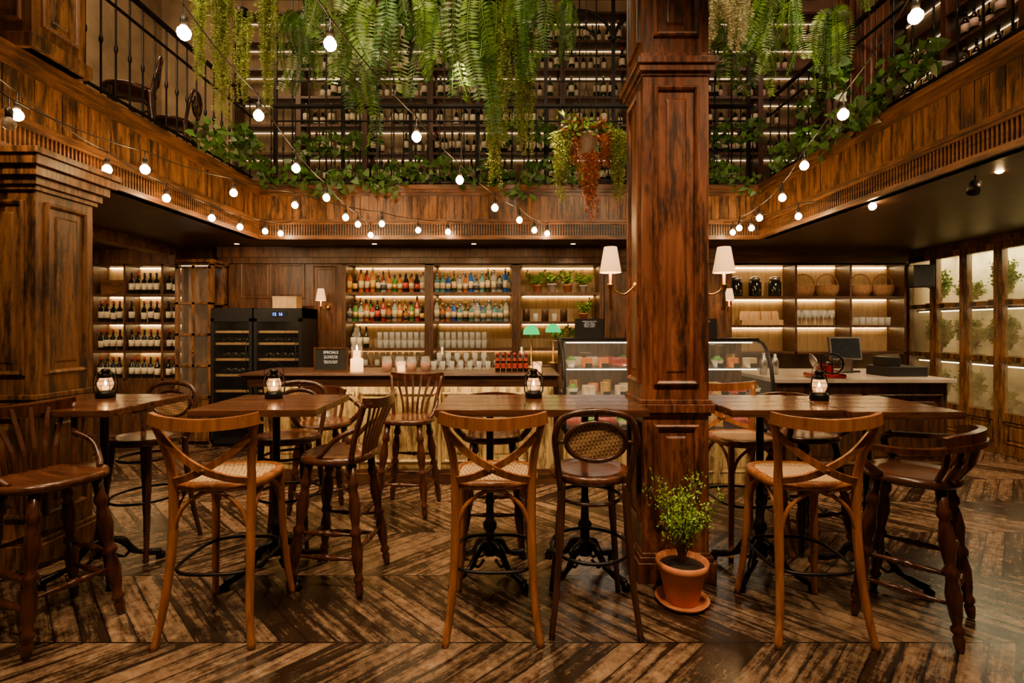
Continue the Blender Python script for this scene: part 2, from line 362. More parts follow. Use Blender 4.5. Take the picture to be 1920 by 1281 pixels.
def put_unit(pr,name,loc,label,group=None,rz=0):
    r=ob(name,None); r.location=loc; r['label']=label; r['category']='shelves'; r.rotation_euler=(0,0,rz)
    if group: r['group']=group
    for it in pr['parts']:
        if len(it)==6: o=ob(it[0],it[5]); o.location=(0,0,it[4])
        else: o=ob(it[0],it[1])
        o.parent=r
    return r
# bottles
def bottle(h,r,sh,nr,body,lab,cap,l0=.2,l1=.5,seg=10):
    pr=[(0,0),(r*.95,0),(r,.01),(r,h*l0),(r+.0008,h*l0),(r+.0008,h*l1),(r,h*l1),(r,h*sh),(r*.75,h*(sh+.06)),(nr,h*(sh+.13)),(nr,h*.86),(nr+.002,h*.86),(nr+.002,h),(0,h)]
    ms=[0,0,0,1,1,1,0,0,0,0,2,2,2]
    return dict(root=B().lathe(pr,seg,None,ms).mesh('bottle',[body,lab,cap]))
G=lambda n,c,a=1,r=.08: pm(n,c,r,0,.1,alpha=a)
g_dk=G('dark_wine_glass',(.010,.010,.006)); g_gr=G('green_wine_glass',(.03,.05,.012)); g_am=G('amber_liquor',(.36,.11,.012),.95)
g_cl=G('clear_bottle_glass',(.5,.52,.5),.4); g_bl=G('blue_bottle_glass',(.015,.08,.40),.9); g_aq=G('aqua_bottle_glass',(.10,.32,.36),.6); g_rd=G('red_liquor',(.28,.02,.01)); g_ye=G('pale_gold_liquor',(.48,.3,.07),.85); g_g2=G('green_liquor',(.03,.19,.03))
l_w=pm('cream_paper_label',(.75,.66,.48),.6); l_d=pm('aged_paper_label',(.5,.4,.24),.6,0,.4,30); l_b=pm('black_label',(.03,.03,.03),.5); l_r=pm('red_label',(.42,.04,.02),.5); l_y=pm('yellow_label',(.6,.35,.05),.5); l_g=pm('gold_label',(.6,.42,.1),.4,.6)
c_r=pm('red_capsule',(.3,.02,.02),.3); c_b=pm('black_capsule',(.02,.02,.02),.3); c_g=pm('gold_capsule',(.6,.4,.12),.3,.8); c_s=pm('silver_capsule',(.55,.55,.55),.3,1)
wine=[bottle(.3,.038,.6,.014,g_dk,l_w,c_r),bottle(.3,.038,.6,.014,g_dk,l_w,c_b),bottle(.3,.038,.58,.014,g_gr,l_w,c_g),bottle(.3,.038,.6,.014,g_dk,l_w,c_r,.15,.45),bottle(.31,.036,.6,.014,g_dk,l_b,c_g),bottle(.3,.042,.52,.014,g_gr,l_w,c_s)]
liq=[bottle(.28,.033,.62,.012,g_am,l_d,c_b),bottle(.29,.034,.6,.012,g_am,l_y,c_g),bottle(.27,.036,.65,.014,g_cl,l_d,c_s),bottle(.29,.031,.66,.012,g_bl,l_d,c_s),bottle(.26,.036,.6,.013,g_aq,l_d,c_s),bottle(.3,.03,.62,.012,g_rd,l_d,c_b),
     bottle(.28,.034,.6,.013,g_ye,l_b,c_g),bottle(.27,.033,.62,.012,g_g2,l_g,c_b),bottle(.28,.034,.64,.012,g_dk,l_r,c_b),bottle(.21,.041,.55,.015,g_cl,l_b,c_b),bottle(.22,.043,.5,.016,g_am,l_b,c_g,.15,.4,4),bottle(.24,.038,.6,.015,g_dk,l_y,c_b,.2,.5,4),bottle(.3,.032,.55,.011,g_gr,l_d,c_g),bottle(.25,.036,.6,.013,g_ye,l_d,c_r)]
wl=['dark wine bottle with cream label and red capsule','dark wine bottle with cream label and black capsule','green wine bottle with cream label and gold capsule','dark wine bottle with low cream label','dark wine bottle with black label and gold capsule','broad-shouldered green wine bottle with silver capsule']
ll=['amber spirit bottle with cream label','amber spirit bottle with yellow label','clear spirit bottle with cream label','blue glass spirit bottle','pale aqua gin bottle','red liqueur bottle','pale gold spirit bottle with black label','green liqueur bottle','dark bottle with red label','squat clear bottle with black label','square amber whisky bottle','square dark bottle with yellow label','slim green bottle with cream label','pale gold bottle with red cap']
def putb(lst,labs,i,nm,loc,grp,sc=1):
    spawn(lst[i],nm,loc,U(0,6),labs[i]+' on a shelf','bottle',grp,sc)
# upper wine wall
zs=[3.2+.4*i for i in range(1,7)]
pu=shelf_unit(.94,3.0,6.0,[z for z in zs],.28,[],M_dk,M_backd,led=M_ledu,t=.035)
uppers=[-3.98+.94*i for i in range(0,9)]
for x in uppers: put_unit(pu,'wine_shelving_unit',(x,7.28,0),'dark timber wine shelving bay with warm lit back','wine shelving upstairs')
cnt=0
far=B()
def farb(x,y,z):
    k=random.choice([0,0,2])
    far.lathe([(0,0),(.036,0),(.036,.06),(.037,.06),(.037,.15),(.036,.15),(.034,.19),(.014,.23),(.014,.3),(0,.3)],7,T((x,y,z)),[k,k,k,1,k,k,k,3,3])
for x in uppers[1:]:
    hid=1.5<x+.4<2.0
    for z in zs[:6]:
        if not hid:
            xx=x+.09+U(0,.06)
            while xx<x+.88 and cnt<190:
                if R()<.86:
                    i=random.choice([0,1,2,5,2,5,3]); putb(wine,wl,i,'wine_bottle',(xx,7.33+U(-.01,.01),z),'wine bottles on the upstairs shelving',(1.12,1.12,1.05)); cnt+=1
                xx+=random.choice([.1,.1,.11,.36])
            xx=x+.07+U(0,.05)
            while xx<x+.88:
                if R()<.75: farb(xx,7.44,z)
                xx+=U(.09,.13)
for k,y in enumerate((7.0,6.06,5.12)):
    put_unit(pu,'wine_shelving_unit',(5.1,y,0),'dark timber wine shelving bay with warm lit back','wine shelving upstairs',-math.pi/2)
    for z in zs[:4]:
        for q in(.2,.32,.6): putb(wine,wl,random.choice([1,2,5]),'wine_bottle',(5.17,y-q-U(0,.05),z),'wine bottles on the upstairs shelving',1.05)
        for q in(.15,.27,.4,.55,.7,.8): farb(5.28,y-q,z)
fo=ob('wine_bottle',far.mesh('far_bottles',[g_dk,l_w,g_gr,c_g])); fo['kind']='stuff'; fo['label']='rows of dark wine bottles at the back of upstairs shelves'; fo['category']='bottles'
# left wine rack
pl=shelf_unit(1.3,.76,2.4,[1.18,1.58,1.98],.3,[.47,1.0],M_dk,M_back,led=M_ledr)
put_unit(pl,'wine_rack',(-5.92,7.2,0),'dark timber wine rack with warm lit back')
S('trim_13',B().box(-5.92,-4.2,7.2,YB,0,.76).box(-5.92,-4.2,7.18,YB,2.4,2.6).box(-4.62,-4.2,7.3,YB,.76,2.4).mesh('rack_base',M_dk),'dark timber base cabinet below wine rack')
S('trim_14',B().box(XL,-5.92,7.2,YB,0,2.6).mesh('rack_side',M_dk))
for z in(.79,1.18,1.58,1.98):
    for (a,c) in((-5.86,-5.48),(-5.42,-4.95),(-4.89,-4.66)):
        if z==1.98 and a<-5.8: continue
        x=a+.03
        while x<c:
            if R()<.95: putb(wine,wl,random.choice([0,1,3,0]),'wine_bottle',(x,7.25+U(0,.02),z),'wine bottles in the lit rack',(.95,.95,1))
            x+=.09
crate=dict(root=None,parts=[('box',B().box(-.17,.17,-.1,.1,0,.18).mesh('box',M_fasx),-1),('lid',B().box(-.175,.175,-.105,.105,.18,.2).mesh('lid',M_fasx),-1)])
spawn(crate,'wooden_wine_crate',(-5.66,7.36,1.98),0,'flat wooden wine crate on top rack shelf','crate')
# display cabinet with glass doors
f=B(); 
for x in(0,.44):
    for y in(0,.28): f.box(x,x+.045,y,y+.045,0,2.38)
for z in(0.05,.55,1.0,1.4,1.8,2.3): f.box(0,.485,0,.325,z,z+.025)
f.box(-.01,.495,-.015,.335,2.34,2.38); f.box(.0,.485,0,.02,.08,.55).box(.46,.48,.04,.29,.08,.55)
door=B(); 
for x in(.02,.225,.43): door.box(x,x+.035,-.014,0,.6,2.3)
for z in(.6,1.0,1.4,1.8,2.26): door.box(.02,.465,-.014,0,z,z+.03)
gl=B().box(.05,.435,-.008,-.005,.63,2.27)
cabp=dict(root=None,parts=[('frame',f.mesh('frame',M_pil),-1),('back_panel',B().box(.03,.45,.31,.32,.55,2.3).mesh('bp',M_pil),-1),('door',door.mesh('door',M_pil),-1),('glass_pane',gl.mesh('glass_pane',M_cab),2),('door_knob',B().lathe([(0,0),(.012,0),(.012,.02),(0,.025)],8,al((.24,-.012,1.2),(.24,-.05,1.2))).mesh('door_knob',M_brass),2),('led_strip',B().box(.06,.43,.03,.045,2.285,2.3).mesh('l',M_ledf),-1)])
spawn(cabp,'glazed_display_cabinet',(-4.32,6.56,0),0,'tall weathered timber cabinet with glazed doors','cabinet')
# wine fridges
def fridge(w):
    bd=B().box(0,w,.0,.5,0,.05).box(0,.03,0,.5,.05,1.75).box(w-.03,w,0,.5,.05,1.75).box(0,w,.48,.5,.05,1.75).box(0,w,0,.5,1.62,1.75).box(.03,w-.03,.02,.48,.05,.1)
    sh=B().box(.03,w-.03,.05,.46,-.015,0,0).box(.03,w-.03,.03,.05,-.015,.015,1)
    dr=B().box(0,.04,-.03,-.005,.05,1.62).box(w-.04,w,-.03,-.005,.05,1.62).box(0,w,-.03,-.005,1.58,1.74).box(0,w,-.03,-.005,.05,.1)
    p=[('body',bd.mesh('body',M_black),-1),('door',dr.mesh('door',M_black),-1),('glass_pane',B().box(.04,w-.04,-.02,-.016,.1,1.58).mesh('g',M_fgl),1),('handle',B().tube([(w-.06,-.035,.7),(w-.06,-.06,.72),(w-.06,-.06,1.3),(w-.06,-.035,1.32)],.006,6).mesh('handle',M_iron),1),('led_strip',B().box(.05,w-.05,.005,.02,1.6,1.615).mesh('l',M_ledr),-1)]
    smm=sh.mesh('shelf',[M_iron,M_back])
    return p,smm
for (x,w) in((-3.78,.52),(-3.24,.6)):
    p,smm=fridge(w)
    r=spawn(dict(root=None,parts=p),'wine_fridge',(x,6.45,0),0,'tall black glass-door wine fridge with wooden shelf fronts','fridge')
    for z in(.3,.5,.7,.9,1.1,1.3,1.45):
        o=ob('shelf',smm); o.parent=r; o.location=(0,0,z)
    for z in(.9,1.1,1.3):
        xx=x+.1
        while xx<x+w-.08:
            spawn(wine[1],'wine_bottle',(xx,6.53,z+.04),0,'dark wine bottle lying in a fridge','bottle','wine bottles lying in the fridges',rot=(-math.pi/2,0,0)); xx+=.095
    if w>.55:
        s=ob('control_display',B().box(.18,.42,-.034,-.03,1.64,1.71).mesh('d',M_screen)); s.parent=r
        text(s,'12  16',.05,(.3,-.036,1.655),mat=M_blue)
box=dict(root=None,parts=[('box',B().box(-.15,.15,-.1,.1,0,.14).mesh('box',M_back),-1),('lid',B().box(-.155,.155,-.105,.105,.14,.155).mesh('lid',M_back),-1)])
spawn(box,'wooden_gift_box',(-2.93,6.68,1.75),.05,'pale wooden box on top of a wine fridge','box')
# back bar
for i,x in enumerate((-2.34,-1.14,.06)):
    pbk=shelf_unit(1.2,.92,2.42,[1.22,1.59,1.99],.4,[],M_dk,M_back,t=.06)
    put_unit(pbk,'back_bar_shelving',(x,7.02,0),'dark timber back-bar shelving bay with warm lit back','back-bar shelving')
S('trim_15',B().box(-2.34,1.27,6.95,YB,0,.92).mesh('bb',M_dk),'dark timber back-bar base')
for bay,x in enumerate((-2.34,-1.14)):
    for z in(1.59,1.99):
        for row,yy in((0,7.08),(1,7.18)):
            xx=x+.1+row*.04
            while xx<x+1.11:
                i=random.choice([0,1,5,6,7,8,10,11,2,0,12,13,9,0,10] if bay==0 else [2,3,4,9,2,4,6,2,12,10,4,3,0])
                putb(liq,ll,i,'liquor_bottle',(xx,yy+U(-.01,.01),z),'spirit bottles on the back bar',(1.05,1.05,U(.85,1.17))); xx+=U(.073,.083)
xx=-2.2
for i in range(3): putb(wine,wl,1,'wine_bottle',(xx,7.1,1.22),'wine bottles on the back bar'); xx+=.09
glass=dict(root=B().lathe([(0,0),(.03,0),(.036,.11),(.033,.11),(.028,.008),(0,.008)],12).mesh('tumbler',M_tum))
wgl=dict(root=B().lathe([(0,0),(.034,.002),(.006,.008),(.004,.09),(.03,.12),(.038,.16),(.032,.21),(.03,.21),(.035,.16),(.0,.1)],12).mesh('wine_glass',M_tum))
for x in(-1.9,-1.04,.0):
    for row in range(2):
        xx=x+.06
        while xx<x+(.72 if x<-1 else .95):
            if x<-.5:
                spawn(glass,'tumbler',(xx,7.12+row*.12,1.22),0,'clear glass tumbler on the back bar','glass','tumblers on the back bar')
                if row==0: spawn(glass,'tumbler',(xx,7.12,1.332),0,'clear glass tumbler stacked on another','glass','tumblers on the back bar')
            xx+=.085
for i in range(44):
    spawn(wgl if i%3 else glass,'wine_glass' if i%3 else 'tumbler',(-2.2+i*.055,7.1+.09*(i%3),.95),0,'clear drinking glass on the back-bar counter','glass','glasses on the back-bar counter')
# foliage helpers
def leafquad(b,p,d,n,l,w,m=0):
    s=d.cross(n).normalized()*w/2
    b.add([p,p+d*l*.45+s,p+d*l,p+d*l*.45-s],[(0,1,2,3)],m)
def rv(): return Vector((U(-1,1),U(-1,1),U(-1,1))).normalized()
def fern(nf,L,m=0,spread=.35):
    b=B()
    for k in range(nf):
        a=2*math.pi*k/nf+U(-.3,.3); o=Vector((math.cos(a),math.sin(a),0)); s=U(.35,1)*spread; l=L*U(.4,1)
        pts=cr([(0,0,0),o*s*.5+Vector((0,0,.08)),o*s*.95+Vector((0,0,-.1*l)),o*s*(1.1)+Vector((U(-.06,.06),U(-.06,.06),-l*.55)),o*s*U(.8,1.3)+Vector((U(-.14,.14),U(-.1,.1),-l))],12)
        b.tube(pts,.0035,3)
        tw=U(0,6.28); fm=0 if R()<.55 else 1
        for i in range(1,len(pts)-1):
            t=(pts[i+1]-pts[i]); seg=t.length; t.normalize(); tw+=.03
            sd=t.cross(Vector((math.cos(tw),math.sin(tw),.1))).normalized(); n=sd.cross(t)
            ll_=.085*math.sin(math.pi*min(1,.12+.88*(1-i/len(pts))))**.6+.012
            nn=max(1,int(seg/.021))
            for j in range(nn):
                p=pts[i]+t*(seg*j/nn)
                for sg in(-1,1): leafquad(b,p,(sd*sg+t*.3+n*U(-.2,.2)).normalized(),n,ll_*U(.9,1.08),.021,fm)
    return b
def trail(ns,L,rad=.1):
    b=B()
    for k in range(ns):
        a=U(0,6.28); o=Vector((math.cos(a),math.sin(a),0))*U(.2,1)*rad; l=L*U(.5,1)
        n=int(l/.02)
        for i in range(n):
            t=i/n; q=o*(1-.4*t)+Vector((.012*math.sin(i*.4+k),.012*math.cos(i*.33+k*2),-l*t))
            for j in range(6):
                d=rv(); d.z=d.z*.5-.2; leafquad(b,q,d.normalized(),rv(),U(.025,.05)*(1.15-.55*t),.009)
        b.tube([o,o*.6+Vector((0,0,-l))],.002,3)
    return b
def shrub(nb,n,rad,h,lw=.02,m=1,up=.3):
    b=B(); tips=[]
    for k in range(nb):
        a=U(0,6.28); r=rad*U(.3,1); p1=Vector((math.cos(a)*r*.4,math.sin(a)*r*.4,h*U(.35,.5))); p2=Vector((math.cos(a)*r,math.sin(a)*r,h*U(.5,1)))
        pts=cr([(0,0,0),p1,p2],5); b.tube(pts,.004,4,0); tips+=pts[4:]
    for i in range(n):
        p=random.choice(tips)+rv()*U(0,.06)*(rad/.2)
        leafquad(b,p,(rv()+Vector((0,0,up))).normalized(),rv(),lw*U(.8,1.6),lw*.6,m)
    return b
def ivy(n,L):
    b=B(); p=Vector((0,0,0)); pts=[p]
    for i in range(int(L/.08)): p=p+Vector((.07,U(-.03,.03),U(-.05,.04))); pts.append(p)
    b.tube(pts,.004,4,0)
    for i in range(n):
        q=random.choice(pts)+Vector((U(-.06,.06),U(-.08,.05),U(-.16,.12))); d=rv(); d.z-=.4; d.normalize(); n_=rv(); n_.y-=1; n_.normalize()
        s=d.cross(n_).normalized(); l=U(.05,.1)
        b.add([q,q+s*l*.5-d*l*.1,q+s*l*.42+d*l*.4,q+d*l,q-s*l*.42+d*l*.4,q-s*l*.5-d*l*.1],[(0,1,2,3),(0,3,4,5)],1)
    return b
def hangp(fol,mats,label_mat=None):
    cup=B().lathe([(0,-.06),(.05,-.06),(.07,.03),(.065,.03),(0,.0)],12)
    cord=B().tube([(0,0,.0),(0,0,.42)],.003,5)
    return dict(root=None,parts=[('pot',cup.mesh('pot',M_iron),-1),('foliage',fol.mesh('foliage',mats),-1),('hanging_cord',cord.mesh('hanging_cord',M_iron),-1)])
F=[hangp(fern(14,1.15,spread=.26),[M_fern,M_fern2]),hangp(fern(13,1.3,spread=.24),[M_fern,M_fern2]),hangp(fern(14,.95,spread=.3),[M_fern2,M_fern])]
AS=[hangp(trail(17,1.45,.13),M_asp),hangp(trail(15,1.15,.12),M_asp)]
PL=hangp(trail(22,.55,.16),M_pale)
def hang(pr,px,d,ztop,label,rz=None,sc=1,nm='hanging_fern'):
    spawn(pr,nm,((px-960)*d/FO,d,ztop),U(0,6) if rz is None else rz,label,'hanging plant','plants hanging from the overhead trellis',sc)
fl='lush green fern hanging with long drooping fronds'
for i,(px,d,z,s) in enumerate([(610,4.0,4.3,.8),(672,4.7,4.35,.9),(740,4.15,4.28,1.05),(812,4.6,4.38,.6),(880,4.1,4.3,1.0),(925,4.7,4.35,.9),(1000,4.2,4.3,.7),(1065,4.7,4.45,.42),(1375,4.3,4.35,.9),(1470,4.5,4.4,.65),(1560,4.8,4.4,.65),(1635,4.2,4.4,.35),(560,4.95,4.45,.65),(955,5.0,4.5,.9),(1410,4.95,4.5,.9)]):
    hang(F[i%3],px,d,z,fl,sc=s)
al_='yellow-green trailing plant hanging in feathery strands'
for i,(px,d,z,s) in enumerate([(415,3.9,4.25,.88),(500,4.3,4.35,.92),(375,4.4,4.35,.55),(455,4.7,4.4,.75),(930,4.35,4.3,1.15),(985,4.6,4.3,1.12)]):
    hang(AS[i%2],px,d,z,al_,sc=s,nm='hanging_trailing_plant')
hang(PL,1385,3.9,4.15,'pale whitish-green trailing plant with stubby tips',nm='hanging_trailing_plant')
hang(PL,1320,4.1,4.25,'pale whitish-green trailing plant with stubby tips',nm='hanging_trailing_plant')
tr=B()
for y in(3.85,4.1,4.35,4.6,4.85,5.05): tr.box(-3.0,3.0,y-.012,y+.012,4.74,4.765)
for x in [-3+.5*i for i in range(13)]: tr.box(x-.012,x+.012,3.8,5.1,4.765,4.79)
tp=dict(root=None,parts=[('grid',tr.mesh('grid',M_iron),-1)]+[('hanger',B().tube([(x,y,4.78),(x,y,6.8)],.006,6).mesh('hanger',M_iron),-1) for x in(-2.9,-1.5,1.5,2.9) for y in(3.9,5.0)])
spawn(tp,'hanging_trellis',(0,0,0),0,'black steel grid trellis hung from the ceiling','trellis')
# hanging basket with pot
def shifted(lst,mt):
    a=B()
    for b_,dx,dz in lst: a.add([(v[0]+dx,v[1]-.05,v[2]+dz) for v in b_.v],b_.f,0)
    return a.mesh('sf',mt)
hb=dict(root=None,parts=[('pot',B().lathe([(0,-.1),(.07,-.1),(.1,.06),(.108,.06),(.108,.075),(.095,.075),(.09,.04),(0,.04)],18).mesh('pot',M_marb),-1),
 ('red_foliage',shifted([(trail(14,.62,.11),.02,-.1),(trail(8,.3,.08),.16,.06),(trail(6,.25,.06),-.12,.02)],M_redf),-1,'russet trailing foliage'),
 ('side_foliage',shifted([(trail(14,.62,.09),-.2,.08),(trail(14,.68,.09),.26,.08)],M_asp),-1,'green trailing foliage'),
 ('flower_foliage',shrub(16,300,.22,.18,.04,1).mesh('ff',[M_bark,M_redf]),-1,'reddish blooms'),
 ('leafy_foliage',shrub(16,620,.29,.2,.045,1).mesh('ff',[M_bark,M_lime]),-1,'bushy green leaves'),
 ('hanging_cord',B().tube([(-.1,0,.07),(0,0,.5)],.003,5).tube([(.1,0,.07),(0,0,.5)],.003,5).tube([(0,0,.5),(0,0,1.65)],.003,5).mesh('hanging_cord',M_iron),-1)])
spawn(hb,'hanging_flower_basket',(.63,4.35,3.06),0,'pale pot hung on wires with russet and green trailing foliage','hanging plant')
IV=[dict(root=None,parts=[('vine',ivy(110,.95).mesh('vine',[M_bark,M_ivy]),-1)]) for _ in range(3)]
for i,(x,y,z,rz) in enumerate([(-3.0,6.25,3.35,0),(-2.2,6.25,3.3,0),(-1.5,6.25,3.42,0),(-.6,6.25,3.35,0),(.2,6.25,3.4,0),(-2.6,6.28,3.75,.1),(2.2,6.25,3.4,0),(1.5,6.25,3.6,0),(-2.98,4.9,3.4,1.57),(-2.98,5.5,3.6,1.57),(2.95,4.2,3.35,1.57),(2.95,5.0,3.4,1.57),(2.95,3.6,3.45,1.57),(-.2,6.3,3.9,0),(2.3,6.3,3.9,0),(.9,6.25,3.75,0),(2.95,4.6,3.8,1.57)]):
    spawn(IV[i%3],'ivy_vine',(x,y,z),rz,'trailing green ivy twined along the balcony railing','ivy','ivy along the balcony')
# ------------------------------------------------------------ string lights
bulbm=B().lathe([(0,-.032),(.014,-.029),(.026,-.017),(.031,0),(.028,.014),(.018,.026),(.014,.034),(.0,.036)],14).mesh('bulb',M_bulb)
bulbo=bulbm.copy(); bulbo.materials[0]=M_off
sockm=B().lathe([(0,.03),(.016,.03),(.017,.07),(.01,.08),(.004,.085),(.004,.13),(0,.13)],10).mesh('socket',M_black)
def string(pts,ends,off=()):
    r=ob('string_light',None); r['label']='black cable festoon string of glowing round warm bulbs'; r['category']='string lights'; r['group']='festoon strings across the room'
    w=[P(*p) for p in pts]; r.location=w[0]+Vector((0,0,.13))
    up=Vector((0,0,.13)); path=[]
    allp=[Vector(ends[0])]+[q+up for q in w]+[Vector(ends[1])]
    for i in range(len(allp)-1):
        a,c=allp[i],allp[i+1]
        for j in range(6):
            t=j/6; path.append(a.lerp(c,t)-Vector((0,0,.12*(c-a).length*t*(1-t))))
    path.append(allp[-1])
    c=ob('cord',B().tube([p-r.location for p in path],.0045,5).mesh('cord',M_black)); c.parent=r
    for i,q in enumerate(w):
        o=ob('bulb',bulbo if i in off else bulbm); o.parent=r; o.location=q-r.location
        s=ob('socket',sockm); s.parent=o
string([(345,62,2.4),(485,217,3.2),(555,316,3.9),(612,371,4.6),(648,408,5.2),(671,421,5.7),(695,441,6.15)],[(-1.45,1.2,3.5),(-1.72,6.27,2.8)])
string([(619,83,2.5),(781,257,3.3),(862,338,4.0),(928,390,4.7),(974,413,5.3),(1002,432,5.8),(1026,438,6.15)],[(-1.2,1.2,3.5),(.45,6.27,2.8)])
string([(1717,31,2.35),(1581,215,3.1),(1508,311,3.8),(1467,371,4.5),(1424,409,5.2),(1386,428,5.8)],[(1.85,1.2,3.5),(2.8,6.27,2.8)])
string([(32,216,2.9),(201,318,3.7),(312,372,4.4),(397,409,5.0),(450,426,5.5),(497,434,5.9),(526,438,6.15)],[(-2.7,1.5,3.3),(-2.7,6.27,2.8)])
string([(17,232,2.6),(272,318,3.6),(438,362,4.5),(553,385,5.1),(716,420,5.7),(784,432,5.95),(840,435,6.15)],[(-2.6,1.5,3.2),(-.6,6.27,2.8)],off=(0,))
string([(1874,317,3.6),(1636,387,4.5),(1497,406,5.1),(1409,428,5.7),(1374,436,6.1)],[(4.0,2.6,2.95),(2.6,6.27,2.8)])
# ------------------------------------------------------------ bar counter
b=B(); b.box(-2.5,.42,4.72,5.45,1.04,1.08).box(-2.52,.44,4.7,5.47,1.055,1.07)
bd=B(); bd.box(-2.4,.4,4.95,5.35,.0,1.0,0).box(-2.42,.42,4.9,5.37,0,.1,1).box(-2.41,.41,4.925,5.36,.1,.14,1).box(-2.45,.42,4.74,5.4,1.0,1.04,1).box(-2.45,.42,4.74,4.76,.955,1.0,1)
x=-2.36
for w in(.52,.36,.36,.42,.36,.5):
    bd.loops(fr((x,4.95,.2),(1,0,0),(0,-1,0)),w-.04,.68,[(0,0),(0,.02),(.014,.028),(.03,.014),(.034,-.012),(.06,-.012),(.09,.012)],2); x+=w+.005
    bd.box(x-.035,x-.005,4.915,4.95,.14,.97,0)
bar=dict(root=None,parts=[('countertop',b.mesh('countertop',M_dkx),-1,None,.006),('body',bd.mesh('body',[M_gold,M_dkx,M_gold2]),-1,'aged gold raised-panel bar front'),('led_strip',B().box(-2.3,.35,4.78,4.8,.985,.998).mesh('led',M_ledbar),-1)])
spawn(bar,'bar_counter',(0,0,0),0,'dark-topped bar counter with aged gold panelled front','bar counter')
ZC=1.081
hur=dict(root=None,parts=[('base',B().lathe([(0,0),(.06,0),(.06,.12),(.05,.125),(0,.125)],20).mesh('base',M_wax),-1,'glowing amber candle cup'),('glass_shade',B().lathe([(.045,.12),(.055,.15),(.05,.28),(.035,.34),(.025,.42)],20).mesh('gs',M_glass),-1),('candle',B().lathe([(0,.12),(.035,.12),(.035,.2),(0,.2)],16).mesh('candle',M_wax),-1),('flame',B().lathe([(0,.2),(.008,.215),(.006,.235),(0,.255)],8).mesh('flame',M_flame),2)])
spawn(hur,'hurricane_candle_lamp',(-1.5,4.95,ZC),0,'tall glass hurricane lamp with lit candle on the bar','candle lamp')
jar=dict(root=None,parts=[('jar',B().lathe([(0,0),(.05,0),(.05,.1),(.04,.12),(.042,.14)],16).mesh('jar',M_tum),-1),('contents',B().lathe([(0,.005),(.045,.005),(.045,.08),(0,.085)],14).mesh('c',M_terra),-1)])
for i,x in enumerate((-1.22,-1.1,-.98,-.85)): spawn(jar,'glass_jar',(x,5.0+.03*(i%2),ZC),0,'open glass jar of garnish on the bar','jar','garnish jars on the bar')
sb=dict(root=None,parts=[('bottle',B().lathe([(0,0),(.022,0),(.022,.1),(.012,.13),(.012,.15),(0,.15)],10,None,[0,0,1,0,0]).lathe([(.0225,.03),(.0225,.08)],10,None,1).mesh('b',[g_dk,l_r]),-1),('cap',B().lathe([(0,.15),(.014,.148),(.014,.175),(0,.177)],10).mesh('cap',c_r),-1)])
for i in range(12): spawn(sb,'sauce_bottle',(-.14+(i%6)*.055,4.95+(i//6)*.07,ZC),0,'small red-capped sauce bottle on the bar','bottle','sauce bottles on the bar')
for i in range(13): spawn(wgl if i%2 else glass,'wine_glass' if i%2 else 'tumbler',(-.78+i*.045,5.1+.09*(i%2),ZC),0,'clear glass on the bar','glass','glasses on the bar',.8)
shk=dict(root=B().lathe([(0,0),(.035,0),(.042,.13),(.03,.17),(.018,.19),(.018,.22),(0,.225)],16).mesh('shaker',M_steel))
for x in(-.72,.1): spawn(shk,'cocktail_shaker',(x,5.3,ZC),0,'steel cocktail shaker on the bar','shaker','shakers on the bar')
can=dict(root=None,parts=[('holder',B().lathe([(0,0),(.04,0),(.045,.1),(.04,.1),(.035,.01),(0,.01)],16).mesh('h',M_lglass),-1),('candle',B().lathe([(0,.01),(.03,.01),(.03,.06),(0,.06)],12).mesh('c',M_wax),-1)])
for x in(-1.05,.24): spawn(can,'votive_candle',(x,4.85,ZC),0,'lit votive candle in a glass holder on the bar','candle','votive candles on the bar')
sgn=dict(root=None,parts=[('board',B().box(-.15,.15,-.008,.008,0,.21).mesh('b',M_slate),-1),('frame',B().box(-.165,-.15,-.012,.012,0,.225).box(.15,.165,-.012,.012,0,.225).box(-.15,.15,-.012,.012,.21,.225).box(-.165,.165,-.03,.03,-.005,.006).mesh('fr',M_dk),-1)])
r=spawn(sgn,'specials_blackboard',(-1.76,4.98,ZC+.005),0,'small blackboard sign with chalk specials on the bar','sign'); text(r,'SPECIALS',.036,(0,-.01,.165)); text(r,'You need the best\nglasses? Please ask\n\nDaily wine & meat\nplatters to share',.018,(0,-.01,.135))
sgn2=dict(root=None,parts=[('board',B().box(-.15,.15,-.006,.006,0,.2).mesh('b',M_slate),-1)])
for x,y,z in((.8,5.3,1.396),(1.97,5.3,1.396)):
    r=spawn(sgn2,'menu_blackboard',(x,y,z),0,'black menu board with white chalk lettering','sign'); text(r,'CHEESE & COLD CUTS\nham 12   brie 9\nsalami 10   gouda 8\nchorizo 11   blue 9\nolives 5   bread 4',.015,(0,-.008,.165))
hc=[(-.085,.0)]+[(-.085*math.cos(a*math.pi/10),.09*math.sin(a*math.pi/10)) for a in range(1,10)]+[(.085,0)]
bs_=B()
bs_.add([(x,-.05,.35+z*.7) for x,z in hc]+[(x,.04,.36+z) for x,z in hc],[(i,i+1,12+i,11+i) for i in range(10)]+[tuple(range(11)),tuple(range(11,22))],0,False)
bl=dict(root=None,parts=[('base',B().lathe([(0,0),(.06,0),(.06,.015),(.012,.03),(.007,.3),(.007,.37),(0,.37)],16).mesh('base',M_brass),-1),('lamp_shade',bs_.mesh('sh',M_greenl),-1,'glowing emerald glass shade')])
spawn(bl,'bankers_lamp',(.2,5.3,ZC),0,'brass banker desk lamp with glowing green glass shade','lamp','green banker lamps')
spawn(bl,'bankers_lamp',(.46,5.72,1.1),0,'brass banker desk lamp with glowing green glass shade','lamp','green banker lamps')
S('trim_16',B().box(.44,.9,5.66,5.9,0,1.1).mesh('ledge',M_dk),'dark timber ledge')
